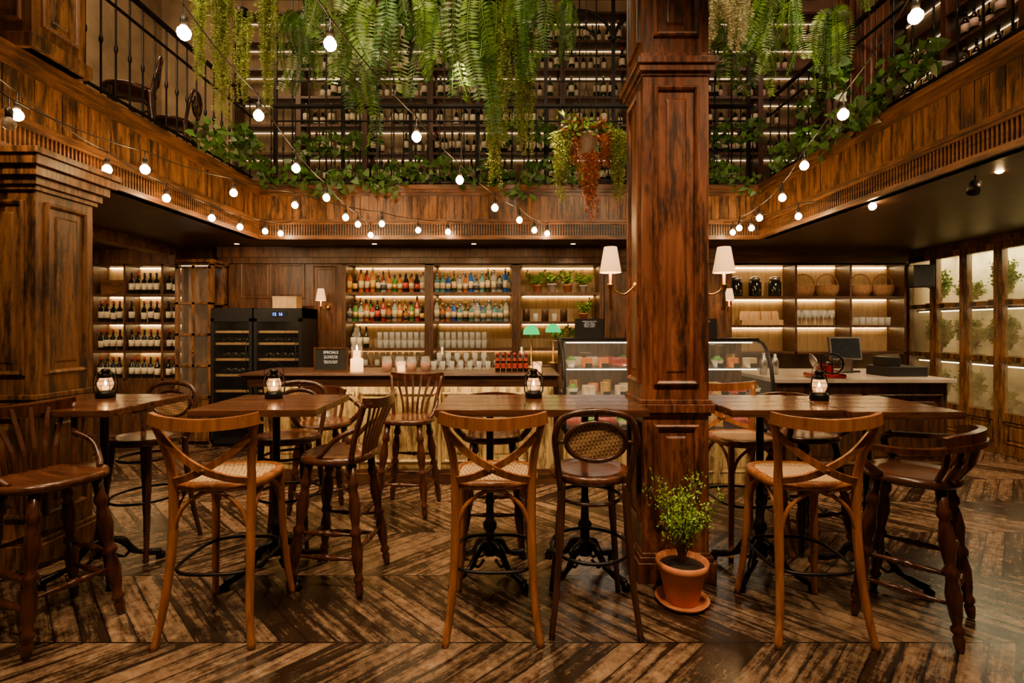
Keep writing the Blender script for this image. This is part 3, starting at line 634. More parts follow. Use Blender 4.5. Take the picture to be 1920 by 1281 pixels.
# ------------------------------------------------------------ deli case
def sheet(prof,x0,x1,m=0):
    b=B(); vs=[];n=len(prof)
    for x in(x0,x1): vs+=[(x,y,z) for y,z in prof]
    b.add(vs,[(i,i+1,n+i+1,n+i) for i in range(n-1)],m,True); return b
prof=[(4.92,.52),(4.89,.75),(4.9,.95),(4.94,1.12),(5.01,1.26),(5.1,1.34),(5.25,1.38)]
x0,x1=.5,2.5
body=B().box(x0,x1,4.95,5.6,0,.5,0).box(x0,x1,5.58,5.6,.5,1.36,2).box(x0,x1,4.92,5.6,.48,.52,1).box(x0-.01,x1+.01,5.2,5.6,1.36,1.395,1)
for i in range(4): body.loops(fr((x0+.04+i*.49,4.95,.1),(1,0,0),(0,-1,0)),.44,.34,PANS,0)
frm=B(); 
for x in(x0,x1): frm.tube([(x,y,z) for y,z in prof],.02,6)
frm.tube([(x0,4.92,.52),(x1,4.92,.52)],.014,6)
shf=B().box(x0+.02,x1-.02,4.98,5.57,.82,.83).box(x0+.02,x1-.02,5.1,5.57,1.09,1.1)
dc=dict(root=None,parts=[('body',body.mesh('body',[M_gold,M_black,M_pil]),-1),('frame',frm.mesh('frame',M_black),-1),('glass_front',sheet(prof,x0,x1).mesh('g',M_glass),-1),('shelf',shf.mesh('s',M_tum),-1,'clear glass shelf'),('led_strip',B().box(x0+.05,x1-.05,5.22,5.24,1.345,1.355).box(x0+.05,x1-.05,5.12,5.135,1.08,1.088).box(x0+.05,x1-.05,5.01,5.025,.81,.818).mesh('l',M_ledw),-1)])
spawn(dc,'refrigerated_display_case',(0,0,0),0,'curved-glass deli display case filled with cheese and meats','display case')
ch=pm('pale_cheese',(.7,.42,.1),.5); ch2=pm('white_rind_cheese',(.55,.45,.3),.6); ham=pm('cured_ham',(.35,.03,.018),.45,0,.6,25); ch3=pm('orange_cheese',(.7,.2,.02),.5); sal=pm('salad_leaf',(.08,.25,.02),.5,0,.4,40)
wheel=lambda m,k=1:dict(root=B().lathe([(0,0),(.08*k,0),(.085*k,.02),(.085*k,.07),(.08*k,.08),(0,.08)],20).mesh('round',m))
wed=dict(root=B().add([(0,0,0),(.16,-.05,0),(.16,.05,0),(0,0,.1),(.16,-.05,.1),(.16,.05,.1)],[(0,2,1),(3,4,5),(0,1,4,3),(1,2,5,4),(2,0,3,5)]).mesh('wedge',ch))
hamp=dict(root=B().lathe([(0,-.12),(.02,-.115),(.038,-.08),(.042,0),(.038,.08),(.02,.11),(0,.12)],14,Matrix.Translation((0,0,.045))@Matrix.Rotation(math.pi/2,4,'Y')).mesh('ham',ham))
bowl=dict(root=None,parts=[('bowl',B().lathe([(0,0),(.04,0),(.075,.06),(.07,.06),(.038,.008),(0,.008)],16).mesh('bowl',M_white),-1),('contents',B().lathe([(0,.095),(.03,.09),(.068,.055)],12).mesh('c',sal),-1)])
food=[(wheel(ch2),'cheese_round','white-rinded cheese round'),(wed,'cheese_wedge','golden cheese wedge'),(hamp,'salami','dark red salami'),(wheel(ch3,.8),'cheese_round','orange waxed cheese round'),(bowl,'salad_bowl','white bowl of green salad')]
tag=dict(root=B().box(-.035,.035,-.002,.002,0,.045).mesh('tag',M_slate))
for z,ys in((.52,(5.04,5.26)),(.831,(5.1,5.32)),(1.101,(5.2,5.4))):
    for q,y in enumerate(ys):
        x=.6+.08*q
        while x<2.42:
            k=random.choice([0,1,2,3,2,1,4,4])
            spawn(food[k][0],food[k][1],(x,y+U(0,.02),z),U(1.2,1.9) if k==1 else 0,food[k][2]+' in the display case','food','deli goods in the display case',(.8,.9,1.2))
            if q==0 and R()<.6: spawn(tag,'price_tag',(x,y-.09,z),0,'small black price tag','tag','price tags in the display case')
            x+=.165
# marble service counter + POS
mc=dict(root=None,parts=[('countertop',B().box(2.58,4.35,5.0,6.3,.96,1.0).mesh('t',M_marb),-1,'pale marble countertop',.004),('body',B().box(2.62,4.3,5.06,6.26,0,.96).loops(fr((2.7,5.06,.15),(1,0,0),(0,-1,0)),.75,.7,PAN).loops(fr((3.5,5.06,.15),(1,0,0),(0,-1,0)),.75,.7,PAN).mesh('b',M_dk),-1)])
spawn(mc,'service_counter',(0,0,0),0,'dark timber service counter with pale marble top','counter')
mon=dict(root=None,parts=[('stand',B().box(-.1,.1,-.07,.09,0,.02).box(-.03,.03,.02,.05,.02,.18).mesh('st',M_black),-1),('screen',B().box(-.19,.19,-.015,.02,.14,.4,0,Matrix.Rotation(-.15,4,'X')).box(-.172,.172,-.018,-.015,.157,.383,1,Matrix.Rotation(-.15,4,'X')).mesh('sc',[M_steel,M_screen]),-1)])
spawn(mon,'computer_monitor',(3.8,5.8,1.0),.1,'black touchscreen till monitor on the marble counter','monitor')
reg=dict(root=None,parts=[('drawer',B().box(-.2,.2,-.17,.17,0,.1).mesh('d',M_black),-1,None,.005),('printer',B().box(-.18,-.02,-.1,.1,.1,.2).mesh('p',M_black),-1,None,.01)])
spawn(reg,'cash_register',(4.05,5.4,1.0),0,'black cash drawer with receipt printer','cash register')
wh_=[(.10*math.cos(a*.5236),-.17,.15+.10*math.sin(a*.5236)) for a in range(12)]
fw=B().tube(wh_,.010,6,closed=True).tube([wh_[0],wh_[6]],.006,6).tube([wh_[3],wh_[9]],.006,6).tube([wh_[1],wh_[7]],.006,6).tube([(0,-.17,.15),(0,-.05,.15)],.014,8)
sl=dict(root=None,parts=[('body',B().box(-.16,.16,-.1,.14,0,.045).box(-.05,.07,-.04,.1,.045,.14).mesh('b',M_red),-1,None,.015),('blade',B().lathe([(0,-.01),(.09,-.006),(.095,0),(.09,.006),(0,.01)],28,T((-.1,.0,.15))@Matrix.Rotation(1.2,4,'Y')).mesh('bl',M_steel),-1),('carriage',B().box(.1,.2,-.14,.1,.06,.075).box(.18,.195,-.14,.1,.07,.2).mesh('c',M_steel),-1),('flywheel',fw.mesh('f',M_iron),-1)])
spawn(sl,'meat_slicer',(3.15,5.15,1.0),-.2,'dark flywheel meat slicer with red base and steel blade','meat slicer',scale=1.0)
for i,x in enumerate((2.7,2.82)): spawn(shk,'cocktail_shaker',(x,5.5,1.0),0,'steel container on the marble counter','shaker')
# ------------------------------------------------------------ right shelves
prs=shelf_unit(2.45,1.14,2.4,[1.54,1.94],.34,[.92,1.68],M_dkx,M_back,led=M_ledr)
put_unit(prs,'open_shelving',(3.02,7.1,0),'dark timber open wall shelving with warm lit pale backing')
jr=dict(root=None,parts=[('jar',B().lathe([(0,0),(.07,0),(.075,.02),(.075,.17),(.055,.2),(0,.2)],18).mesh('j',g_dk),-1),('lid',B().lathe([(0,.2),(.06,.2),(.062,.235),(.02,.25),(0,.25)],18).mesh('l',c_s),-1)])
for x in(3.17,3.44,3.72): spawn(jr,'storage_jar',(x,7.25,1.94),0,'dark lidded glass storage jar on shelf','jar','dark storage jars on the shelf',1.15)
bk=dict(root=None,parts=[('basket',B().lathe([(0,0),(.12,0),(.16,.09),(.165,.15),(.172,.16),(.15,.15),(.11,.02),(0,.02)],20,None,0,1,.65).mesh('b',M_wick),-1),('handle',B().tube([(.16*math.cos(a*math.pi/12),0,.15+.17*math.sin(a*math.pi/12)) for a in range(13)],.009,6).mesh('h',M_wick),-1)])
for i,x in enumerate((4.12,4.46,4.93,5.25)): spawn(bk,'wicker_basket',(x,7.25,1.94),.05*i,'brown wicker basket with arched handle','basket','wicker baskets on the shelf')
tray=dict(root=B().box(-.3,.3,-.1,.1,0,.015).box(-.3,.3,-.1,-.09,.015,.07).box(-.3,.3,.09,.1,.015,.07).box(-.3,-.29,-.1,.1,.015,.07).box(.29,.3,-.1,.1,.015,.07).mesh('tray',M_back))
spawn(tray,'wooden_tray',(3.5,7.25,1.54),0,'shallow wooden tray on the shelf','tray')
pk=dict(root=B().box(-.05,.05,-.03,.03,0,.16).box(-.04,.04,-.02,.02,.16,.18).mesh('packet',pm('kraft_paper',(.65,.42,.2),.8)))
for i in range(7): spawn(pk,'paper_packet',(3.27+i*.075,7.25+.03*(i%2),1.556),U(-.4,.4),'brown paper packet in the wooden tray','packet','paper packets in the tray',rot=(0,U(-.12,.12),U(-.4,.4)))
for i in range(10): spawn(wgl,'wine_glass',(4.02+i%5*.12,7.2+.12*(i//5),1.54),0,'clear wine glass on the shelf','glass','glasses on the wall shelf')
for i in range(6): spawn(glass,'tumbler',(4.85+i*.09,7.22,1.54),0,'clear tumbler on the shelf','glass','glasses on the wall shelf')
spk=dict(root=None,parts=[('cabinet',B().box(-.12,.12,-.1,.1,-.15,.15).mesh('c',M_black),-1,None,.01),('speaker_cone',B().lathe([(.08,0),(.07,-.01),(.02,-.03),(0,-.02)],18,al((0,-.1,-.02),(0,-.2,-.02))).mesh('cone',M_iron),-1)])
spawn(spk,'wall_speaker',(5.55,6.95,2.2),-.3,'black box speaker mounted near the ceiling','speaker')
# potted plants back bar bay 3
pots=[dict(root=None,parts=[('pot',B().lathe([(0,0),(.045,0),(.06,.1),(.065,.1),(.065,.115),(.055,.115),(.05,.09),(0,.09)],16).mesh('pot',m),-1),('foliage',(lambda s:s)(shrub(12,260,.15,.19,.04,1)).mesh('fo',[M_bark,M_lime]),-1)]) for m in(M_terra,M_marb)]
for p in pots:
    for v in p['parts'][1][1].vertices: v.co.z+=.09
for i,(x,z) in enumerate([(.35,1.99),(.56,1.99),(.78,1.99),(1.0,1.99),(1.0,1.59),(.62,1.22),(.92,1.22)]): spawn(pots[i%2],'potted_herb',(x,7.18,z),i,'small leafy green herb in a round pot','potted plant','herb pots on the back bar',U(.85,1.1))
tin=dict(root=B().lathe([(0,0),(.05,0),(.05,.16),(.045,.17),(0,.17)],16).mesh('tin',M_dk))
for i in range(5): spawn(glass if i%2 else tin,'tumbler' if i%2 else 'storage_tin',(.2+i*.13,7.12,1.59),0,'dark storage tin on the back bar' if not i%2 else 'clear tumbler on the back bar','glass' if i%2 else 'tin')
# ------------------------------------------------------------ folding glazed doors
def leaf(w):
    f=B().box(-.035,.035,0,.055,0,2.5).box(-.035,.035,w-.055,w,0,2.5)
    for a,c in((0,.1),(.38,.48),(1.08,1.14),(1.75,1.81),(2.42,2.5)): f.box(-.035,.035,.055,w-.055,a,c)
    f.box(-.015,.015,.055,w-.055,.1,.38)
    f.loops(fr((-.03+.012,w-.075,.12),(0,-1,0),(-1,0,0)),w-.15,.24,PANS)
    return f.mesh('frame',M_fas)
lm=leaf(.47); gm=B().box(-.004,.004,.055,.415,.48,2.42).mesh('pane',M_frost)
for i in range(6):
    y=7.05-.47*i
    r=S('window_%d'%(i+1),lm,'brown timber glazed folding door leaf with dusty panes'); r.location=(5.83,y,.02)
    g=ob('glass_pane',gm); g.parent=r
S('trim_17',B().box(5.75,5.9,-1.5,7.6,2.52,2.6).box(5.78,5.88,4.2,7.6,0,.02).box(5.75,5.9,7.52,7.6,0,2.6).box(5.75,5.9,-1.5,4.2,0,2.6).mesh('frame',M_pil),'timber door frame')
shr=[dict(root=None,parts=[('planter',B().box(-.12,.12,-.14,.14,0,.1).mesh('pl',M_dk),-1),('foliage',shrub(34,2600,.165,.5,.038,1).mesh('fo',[M_bark,M_hedge]),-1)]) for _ in range(2)]
for v in (q for p in shr for q in p['parts'][1][1].vertices): v.co.z+=.06
for i in range(6):
    for j,z in enumerate((.36,1.06,1.76)):
        spawn(shr[(i+j)%2],'potted_shrub',(6.1,7.28-.47*i,z),i,'bushy bright green shrub in a planter behind the glass','potted plant','shrubs behind the glazed doors',(.95,.95,.95 if (i*2+j)%5!=4 else .6))
sh=B()
for z in(.36,1.06,1.76): sh.box(5.96,6.3,4.6,7.55,z-.02,z)
for y in(4.6,6.1,7.5): sh.box(6.26,6.3,y,y+.05,0,1.74)
spawn(dict(root=None,parts=[('frame',sh.mesh('sh',M_dk),-1),('led_strip',B().box(5.965,5.98,4.65,7.5,1.025,1.038).box(5.965,5.98,4.65,7.5,1.725,1.738).mesh('l',M_plantglow),-1,'added glowing strip brightening the plants')]),'plant_stand',(0,0,0),0,'tiered timber plant stand behind the glazed doors','shelves')  # strips added to brighten shrubs through the panes
# ------------------------------------------------------------ sconces
def sconce(s):
    bp=B().lathe([(0,0),(.035,0),(.03,.012),(.012,.02),(0,.02)],16,al((0,0,0),(s,0,0)))
    arm=B().tube(cr([(s*.01,0,0),(s*.07,0,-.05),(s*.13,0,-.03),(s*.16,0,.02)],6),.007,8).lathe([(0,-.16),(.006,-.15),(.013,-.12),(.008,-.04),(.02,0),(.024,.012),(.01,.02),(.01,.1),(0,.1)],12,T((s*.16,0,.0)))
    shd=B().lathe([(.068,.085),(.04,.245),(.038,.245),(.066,.085)],20,T((s*.16,0,0)))
    return dict(root=None,parts=[('backplate',bp.mesh('b',M_brass),-1),('arm',arm.mesh('a',M_brass),-1),('lamp_shade',shd.mesh('s',M_shade),-1,'cream tapered fabric shade'),('bulb',B().lathe([(0,.1),(.015,.11),(.018,.14),(0,.17)],10,T((s*.16,0,0))).mesh('bb',M_bulb),-1)])
spawn(sconce(-1),'wall_sconce',(.775,3.2,1.76),0,'brass wall sconce with lit cream shade on the column','wall lamp','sconces on the column')
spawn(sconce(1),'wall_sconce',(1.165,3.2,1.76),0,'brass wall sconce with lit cream shade on the column','wall lamp','sconces on the column')
spawn(sconce(-1),'wall_sconce',(-2.52,7.0,1.78),1.35,'brass wall sconce with lit cream shade on dark panelling','wall lamp')
spawn(sconce(-1),'wall_sconce',(2.9,7.0,1.78),1.57,'brass wall sconce with lit cream shade on dark panelling','wall lamp')
# ------------------------------------------------------------ tables
def table(w,dp,poles):
    tb=B(); n=4; 
    for i in range(n):
        y0=-dp/2+dp*i/n; tb.box(-w/2+U(0,.006),w/2-U(0,.006),y0+.0008,y0+dp/n-.0008,1.01,1.05)
    parts=[('table_top',tb.mesh('top',M_top),-1,'dark walnut plank top',.005),('subframe',B().box(-w/2+.08,w/2-.08,-.05,.05,.985,1.01).mesh('sf',M_iron),-1)]
    for px in poles:
        po=B().lathe([(0,.1),(.045,.12),(.05,.16),(.03,.2),(.028,.26),(.042,.28),(.042,.31),(.026,.33),(.022,.42),(.03,.44),(.022,.46),(.022,.97),(.09,.985),(.09,.99),(0,.99)],14,T((px,0,0)))
        parts.append(('pedestal',po.mesh('po',M_iron),-1)); k=len(parts)-1
        for a in range(4):
            an=a*math.pi/2+.785; c,s=math.cos(an),math.sin(an)
            q=lambda r,z:(px+c*r,s*r,z)
            fb=B().tube(cr([q(.02,.2),q(.09,.17),q(.15,.09),q(.22,.06),q(.29,.04)],5),[.02,.024,.02,.016,.022,.024],7).tube(cr([q(.05,.1),q(.1,.07),q(.13,.12),q(.09,.15)],4),.009,5).lathe([(0,0),(.026,0),(.028,.03),(0,.05)],10,T(q(.29,0)))
            parts.append(('foot',fb.mesh('ft',M_iron),k,'ornate scrolled cast-iron foot'))
    return dict(root=None,parts=parts)
tl='dark walnut plank bar table on cast-iron pedestal'
tabs=[(-2.56,3.14,.74,.7,[.06],0),(-1.44,3.13,.7,.65,[0],.03),(.165,3.13,1.19,.64,[-.3,.28],0),(1.51,3.12,.62,.64,[0],0),(2.13,3.07,.62,.66,[0],0)]
for (x,y,w,d,ps,rz) in tabs:
    spawn(table(w,d,ps),'bar_table',(x,y,0),rz,tl+(' beside timber pillar' if x<-2.5 else ' beside tall column' if x in(.165,1.51) else ''),'table','tall tables')
# lanterns
def lantern():
    bs=B().lathe([(0,0),(.052,0),(.055,.01),(.055,.03),(.045,.045),(.02,.05),(0,.05)],18)
    gl=B().lathe([(.03,.05),(.042,.075),(.044,.095),(.034,.125),(.028,.13)],18)
    tp=B().lathe([(.03,.128),(.036,.135),(.024,.15),(.022,.165),(.03,.17),(.02,.185),(0,.187)],16)
    cg=B()
    for s in(-1,1): cg.tube(cr([(s*.05,0,.02),(s*.062,0,.05),(s*.058,0,.13),(s*.03,0,.165)],5),.0045,6)
    for z,r in((.08,.05),(.11,.047)): cg.tube([(r*math.cos(a*.5236),r*math.sin(a*.5236),z) for a in range(12)],.0018,4,closed=True)
    for a in range(4):
        c,s=math.cos(a*1.57+.78),math.sin(a*1.57+.78); cg.tube([(c*.045,s*.045,.045),(c*.052,s*.052,.09),(c*.03,s*.03,.135)],.0018,4)
    hd=B().tube(cr([(-.058,0,.12),(-.05,0,.2),(0,0,.235),(.05,0,.2),(.058,0,.12)],5),.002,5)
    cd=B().lathe([(0,.05),(.018,.05),(.018,.078),(0,.078)],10); fl=B().lathe([(0,.078),(.007,.088),(.005,.102),(0,.115)],8)
    return dict(root=None,parts=[('base',bs.mesh('b',M_iron),-1),('glass_globe',gl.mesh('g',M_lglass),-1),('top_cap',tp.mesh('t',M_iron),-1),('wire_guard',cg.mesh('c',M_iron),-1),('handle',hd.mesh('h',M_iron),-1),('candle',cd.mesh('cd',M_wax),-1),('flame',fl.mesh('fl',M_flame),5)])
LN=lantern()
for x,y in((-2.62,3.3),(-1.52,3.27),(.14,3.3),(1.92,3.2)): spawn(LN,'oil_lantern',(x,y,1.051),.3,'small black railway-style lantern glowing on a bar table','lantern','lanterns on the tables')
# ------------------------------------------------------------ stools
def sq(cx,cy,rx,ry,z,n=28,e=.55):
    o=[]
    for i in range(n):
        a=2*math.pi*i/n; c,s=math.cos(a),math.sin(a)
        o.append((cx+rx*math.copysign(abs(c)**e,c),cy+ry*math.copysign(abs(s)**e,s),z))
    return o
def seatdisc(ol,z0,z1,dip=0,m=0,ed=.01):
    b=B(); n=len(ol); cx=sum(p[0] for p in ol)/n; cy=sum(p[1] for p in ol)/n
    rings=[(.9,z0),(1,z0+ed),(1,z1-ed),(.96,z1),(.7,z1-dip*.6),(.35,z1-dip),(.0,z1-dip)]
    vs=[]
    for k,z in rings: vs+=[(cx+(p[0]-cx)*k,cy+(p[1]-cy)*k,z) for p in ol]
    fs=[tuple(range(n))[::-1]]
    for k in range(len(rings)-1):
        for i in range(n): j=(i+1)%n; fs.append((k*n+i,k*n+j,(k+1)*n+j,(k+1)*n+i))
    return b.add(vs,fs,m,True)
def stoolA():
    p=[]
    fr_=B().tube([(x,y,.735) for x,y,z in sq(0,0,.2,.195,0)],.024,8,closed=True)
    p.append(('seat',fr_.mesh('seat',M_stA),-1))
    p.append(('cane_seat',seatdisc(sq(0,0,.182,.177,0),.735,.754,.008,ed=.004).mesh('cane',M_cane),0,'woven natural cane seat panel'))
    for s in(-1,1):
        rl=cr([(s*.225,-.275,0),(s*.2,-.24,.18),(s*.185,-.2,.45),(s*.185,-.19,.72),(s*.195,-.21,.88),(s*.225,-.25,1.03),(s*.235,-.262,1.07)],5)
        p.append(('leg',B().tube(rl,[.018,.02,.022,.022,.02,.019,.017],8).mesh('leg',M_stA),-1))
        fl=cr([(s*.215,.235,0),(s*.195,.2,.2),(s*.18,.175,.45),(s*.175,.165,.72)],5)
        p.append(('leg',B().tube(fl,[.017,.019,.021,.021],8).mesh('leg',M_stA),-1))
    bk=B().tube(cr([(-.255,-.255,1.078),(-.17,-.29,1.062),(0,-.315,1.052),(.17,-.29,1.062),(.255,-.255,1.078)],6),.02,8,up=(0,0,1),wh=(.024,.056))
    for s in(-1,1): bk.tube(cr([(s*.215,-.243,1.0),(s*.12,-.262,.91),(0,-.268+s*.006,.835),(-s*.1,-.245,.79),(-s*.182,-.2,.765)],6),.01,8,up=(0,1,.2),wh=(.034,.012))
    bk.lathe([(0,-.02),(.014,-.018),(.014,.012),(0,.016)],10,T((0,-.268,.835))@Matrix.Rotation(1.57,4,'X'))
    p.append(('backrest',bk.mesh('backrest',M_stA),-1,'crossed bentwood backrest with curved top rail'))
    br=B()
    for (a,c) in(((-.185,-.2),(.185,-.2)),((-.18,.175),(.18,.175)),((-.185,-.2),(-.18,.175)),((.185,-.2),(.18,.175))):
        A_,C_=Vector((a[0],a[1],.5)),Vector((c[0],c[1],.5))
        br.tube(cr([A_,A_.lerp(C_,.12)+Vector((0,0,.13)),A_.lerp(C_,.35)+Vector((0,0,.2)),A_.lerp(C_,.5)+Vector((0,0,.215)),A_.lerp(C_,.65)+Vector((0,0,.2)),A_.lerp(C_,.88)+Vector((0,0,.13)),C_],4),.011,6)
    p.append(('bentwood_brace',br.mesh('br',M_stA),-1))
    p.append(('footrest',B().tube(sq(0,-.01,.205,.225,.33,36,.6),.009,6,closed=True).mesh('fr',M_iron),-1,'black metal footrest ring'))
    return dict(root=None,parts=p)
def stoolC():
    p=[]; ol=[(.21*math.cos(a*.2244),.21*math.sin(a*.2244),0) for a in range(28)]
    p.append(('seat',seatdisc(ol,.72,.765,.008).mesh('seat',M_seatB),-1))
    for s in(-1,1):
        p.append(('leg',B().tube(cr([(s*.215,-.24,0),(s*.185,-.2,.25),(s*.165,-.165,.55),(s*.16,-.155,.73)],5),[.015,.017,.02,.021],8).mesh('leg',M_stC),-1))
        p.append(('leg',B().tube(cr([(s*.19,.22,0),(s*.165,.18,.25),(s*.14,.145,.55),(s*.13,.13,.725)],5),[.015,.017,.02,.021],8).mesh('leg',M_stC),-1))
    hoop=cr([(-.165,-.16,.7),(-.185,-.19,.85),(-.195,-.22,.98),(-.15,-.235,1.07),(0,-.245,1.1),(.15,-.235,1.07),(.195,-.22,.98),(.185,-.19,.85),(.165,-.16,.7)],6)
    bk=B().tube(hoop,.017,8)
    bk.tube([(.145*math.cos(a*.2618),-.228-.01*math.sin(a*.2618),.95+.095*math.sin(a*.2618)) for a in range(24)],.013,8,closed=True)
    bk.tube([(0,-.238,1.045),(0,-.245,1.1)],.01,6)
    for s in(-1,1): bk.tube([(s*.145,-.228,.95),(s*.19,-.215,.945)],.009,6)
    p.append(('backrest',bk.mesh('backrest',M_stC),-1,'bentwood hoop backrest'))
    cp=B(); vs=[(0,-.228,.95)]+[(.14*math.cos(a*.2618),-.228-.01*math.sin(a*.2618),.95+.09*math.sin(a*.2618)) for a in range(24)]
    cp.add(vs,[(0,i+1,(i+1)%24+1) for i in range(24)])
    p.append(('cane_panel',cp.mesh('cp',M_cane2),len(p)-1,'oval woven cane back panel'))
    p.append(('footrest',B().tube([(.205*math.cos(a*.2094),-.01+.225*math.sin(a*.2094),.36) for a in range(30)],.009,6,closed=True).mesh('fr',M_iron),-1,'black metal footrest ring'))
    p.append(('bentwood_brace',B().tube([(.16*math.cos(a*.2094),.16*math.sin(a*.2094),.62) for a in range(30)],.01,6,closed=True).mesh('bb',M_stC),-1))
    return dict(root=None,parts=p)
TURN=[(.0,.014),(.03,.018),(.08,.022),(.1,.015),(.12,.025),(.14,.025),(.16,.016),(.22,.024),(.34,.03),(.44,.02),(.46,.029),(.49,.029),(.51,.018),(.55,.022),(.66,.032),(.76,.024),(.8,.018),(.82,.027),(.86,.027),(.88,.02),(1,.022)]
def turned(b,p0,p1,k=1,pr=TURN,seg=10):
    L=(Vector(p1)-Vector(p0)).length
    b.lathe([(0,0)]+[(r*k,t*L) for t,r in pr]+[(0,L)],seg,al(p0,p1)); return b
STR=[(0,.008),(.1,.009),(.25,.012),(.4,.018),(.44,.012),(.47,.02),(.53,.02),(.56,.012),(.6,.018),(.75,.012),(1,.008)]
def stoolB(kind):
    p=[]
    ol=[]
    for i in range(32):
        a=2*math.pi*i/32; c,s=math.cos(a),math.sin(a); ol.append((.225*math.copysign(abs(c)**.8,c),.205*math.copysign(abs(s)**.8,s),0))
    p.append(('seat',seatdisc(ol,.72,.765,.014,ed=.014).mesh('seat',M_seatB),-1))
    feet=[(-.21,-.21),(.21,-.21),(.2,.21),(-.2,.21)]; tops=[(-.13,-.13),(.13,-.13),(.13,.13),(-.13,.13)]
    for f,t in zip(feet,tops): p.append(('leg',turned(B(),(f[0],f[1],0),(t[0],t[1],.725),1.12).mesh('leg',M_stB),-1,'turned splayed leg'))
    def at(i,z): k=z/.725; return (feet[i][0]*(1-k)+tops[i][0]*k,feet[i][1]*(1-k)+tops[i][1]*k,z)
    for i,j,z in((0,1,.25),(2,3,.25),(1,2,.33),(3,0,.33),(0,1,.42),(1,2,.2),(3,0,.2)): p.append(('stretcher',turned(B(),at(i,z),at(j,z),1,STR,8).mesh('stretcher',M_stB),-1))
    bk=B()
    if kind=='captain':
        bow=cr([(-.235,.13,.9),(-.262,0,.905),(-.24,-.13,.92),(-.155,-.235,.945),(0,-.27,.95),(.155,-.235,.945),(.24,-.13,.92),(.262,0,.905),(.235,.13,.9)],5)
        bk.tube(bow,.02,8,up=(0,0,1),wh=(.046,.026))
        cs=cr([(-.225,-.16,.96),(-.19,-.2,.975),(-.13,-.245,.985),(0,-.27,.99),(.13,-.245,.985),(.19,-.2,.975),(.225,-.16,.96)],5)
        bk.tube(cs,.02,8,up=(0,0,1),wh=(.032,.05))
        for i in range(8):
            t=-.92+i*.263; bx,by=.235*math.sin(t*1.2),-.25*math.cos(t*.95)
            bk.tube([(bx*.82,by*.74,.755),(bx*.95,by*.96,.84),(bx,by*1.05,.945)],.01,6,up=(bx,by,0.001),wh=(.024,.013))
        for s in(-1,1):
            bk.tube(cr([(s*.235,.13,.9),(s*.255,.17,.87),(s*.24,.16,.82),(s*.2,.1,.76)],5),.021,8)
        lab='low curved captain backrest with flat slats and arms'
    else:
        for i in range(6):
            t=(i-2.5)/2.5; bk.tube(cr([(t*.1,-.18,.755),(t*.115,-.2,.87),(t*.165,-.245,1.0),(t*.2,-.27,1.08)],4),.01,6,up=(0,1,0),wh=(.018,.011))
        bk.tube(cr([(-.235,-.245,1.085),(-.12,-.275,1.07),(0,-.285,1.065),(.12,-.275,1.07),(.235,-.245,1.085)],5),.02,8,up=(0,0,1),wh=(.026,.055))
        for s in(-1,1):
            bk.tube(cr([(s*.17,-.14,.75),(s*.195,-.18,.9),(s*.225,-.245,1.08)],5),.017,8)
            bk.tube(cr([(s*.19,-.18,.93),(s*.225,-.08,.88),(s*.215,.0,.8),(s*.19,.05,.76)],5),.015,8)
        lab='fan-shaped slatted backrest with curved crest rail'
    p.append(('backrest',bk.mesh('backrest',M_stB),-1,lab))
    return dict(root=None,parts=p)
SA,SC,SBc,SBf=stoolA(),stoolC(),stoolB('captain'),stoolB('fan')
LA='chestnut cross-back bentwood bar stool with woven cane seat'
LC='dark bentwood bar stool with oval cane backrest'
LB='dark captain bar stool with turned legs and arms'
LF='dark bar stool with fan slat back and turned legs'
pi=math.pi
for (pr,x,y,rz,lab) in [
 (SA,-1.45,2.66,.03,LA),(SA,-.09,2.68,.0,LA),(SA,1.48,2.66,-.04,LA),(SA,1.6,3.55,pi+.1,LA),
 (SC,.41,2.7,-.02,LC),(SC,-2.5,3.5,pi-.1,LC+' beside the pillar'),(SC,-1.55,3.55,pi+.1,LC),
 (SBf,-2.32,2.58,-1.95,LF+' at table'),(SBc,2.08,2.66,.75,LB+' near glazed doors'),
 (SBf,-1.03,3.08,1.45,LF),(SBf,-.86,4.25,pi-.1,LF+' by bar'),(SBc,-.13,3.6,pi,LB),(SBc,2.05,3.6,pi+.2,LB),(SBc,-1.5,4.05,pi+.6,LB),
 ]:
    spawn(pr,'bar_stool',(x,y,0),rz,lab,'stool','bar stools around the tables')
for x,y,rz in((-3.55,4.75,2.2),(-3.65,5.5,1.9)): spawn(SC,'bar_stool',(x,y,2.951),rz,'dark bentwood bar stool on the upper balcony','stool','stools on the balcony')
# ------------------------------------------------------------ potted tree by the column
tre=shrub(22,2000,.235,.5,.017,1,.4)
for i in range(len(tre.v)): v=tre.v[i]; tre.v[i]=(v[0],v[1],v[2]+.2)
pt=dict(root=None,parts=[('saucer',B().lathe([(0,0),(.12,0),(.145,.03),(.138,.03),(.115,.01),(0,.01)],26).mesh('s',M_terra),-1),
 ('pot',B().lathe([(0,.012),(.085,.012),(.125,.19),(.138,.19),(.142,.23),(.13,.235),(.118,.2),(0,.2)],26).mesh('p',M_terra),-1,'weathered terracotta pot'),
 ('soil',B().lathe([(0,.212),(.06,.21),(.12,.203),(.12,.2)],20).mesh('so',M_soil),-1),('foliage',tre.mesh('f',[M_bark,M_lime]),-1,'fine bright green leaves on twiggy branches')])
spawn(pt,'potted_tree',(.93,2.8,0),0,'small leafy tree in a terracotta pot with saucer beside column','potted plant')
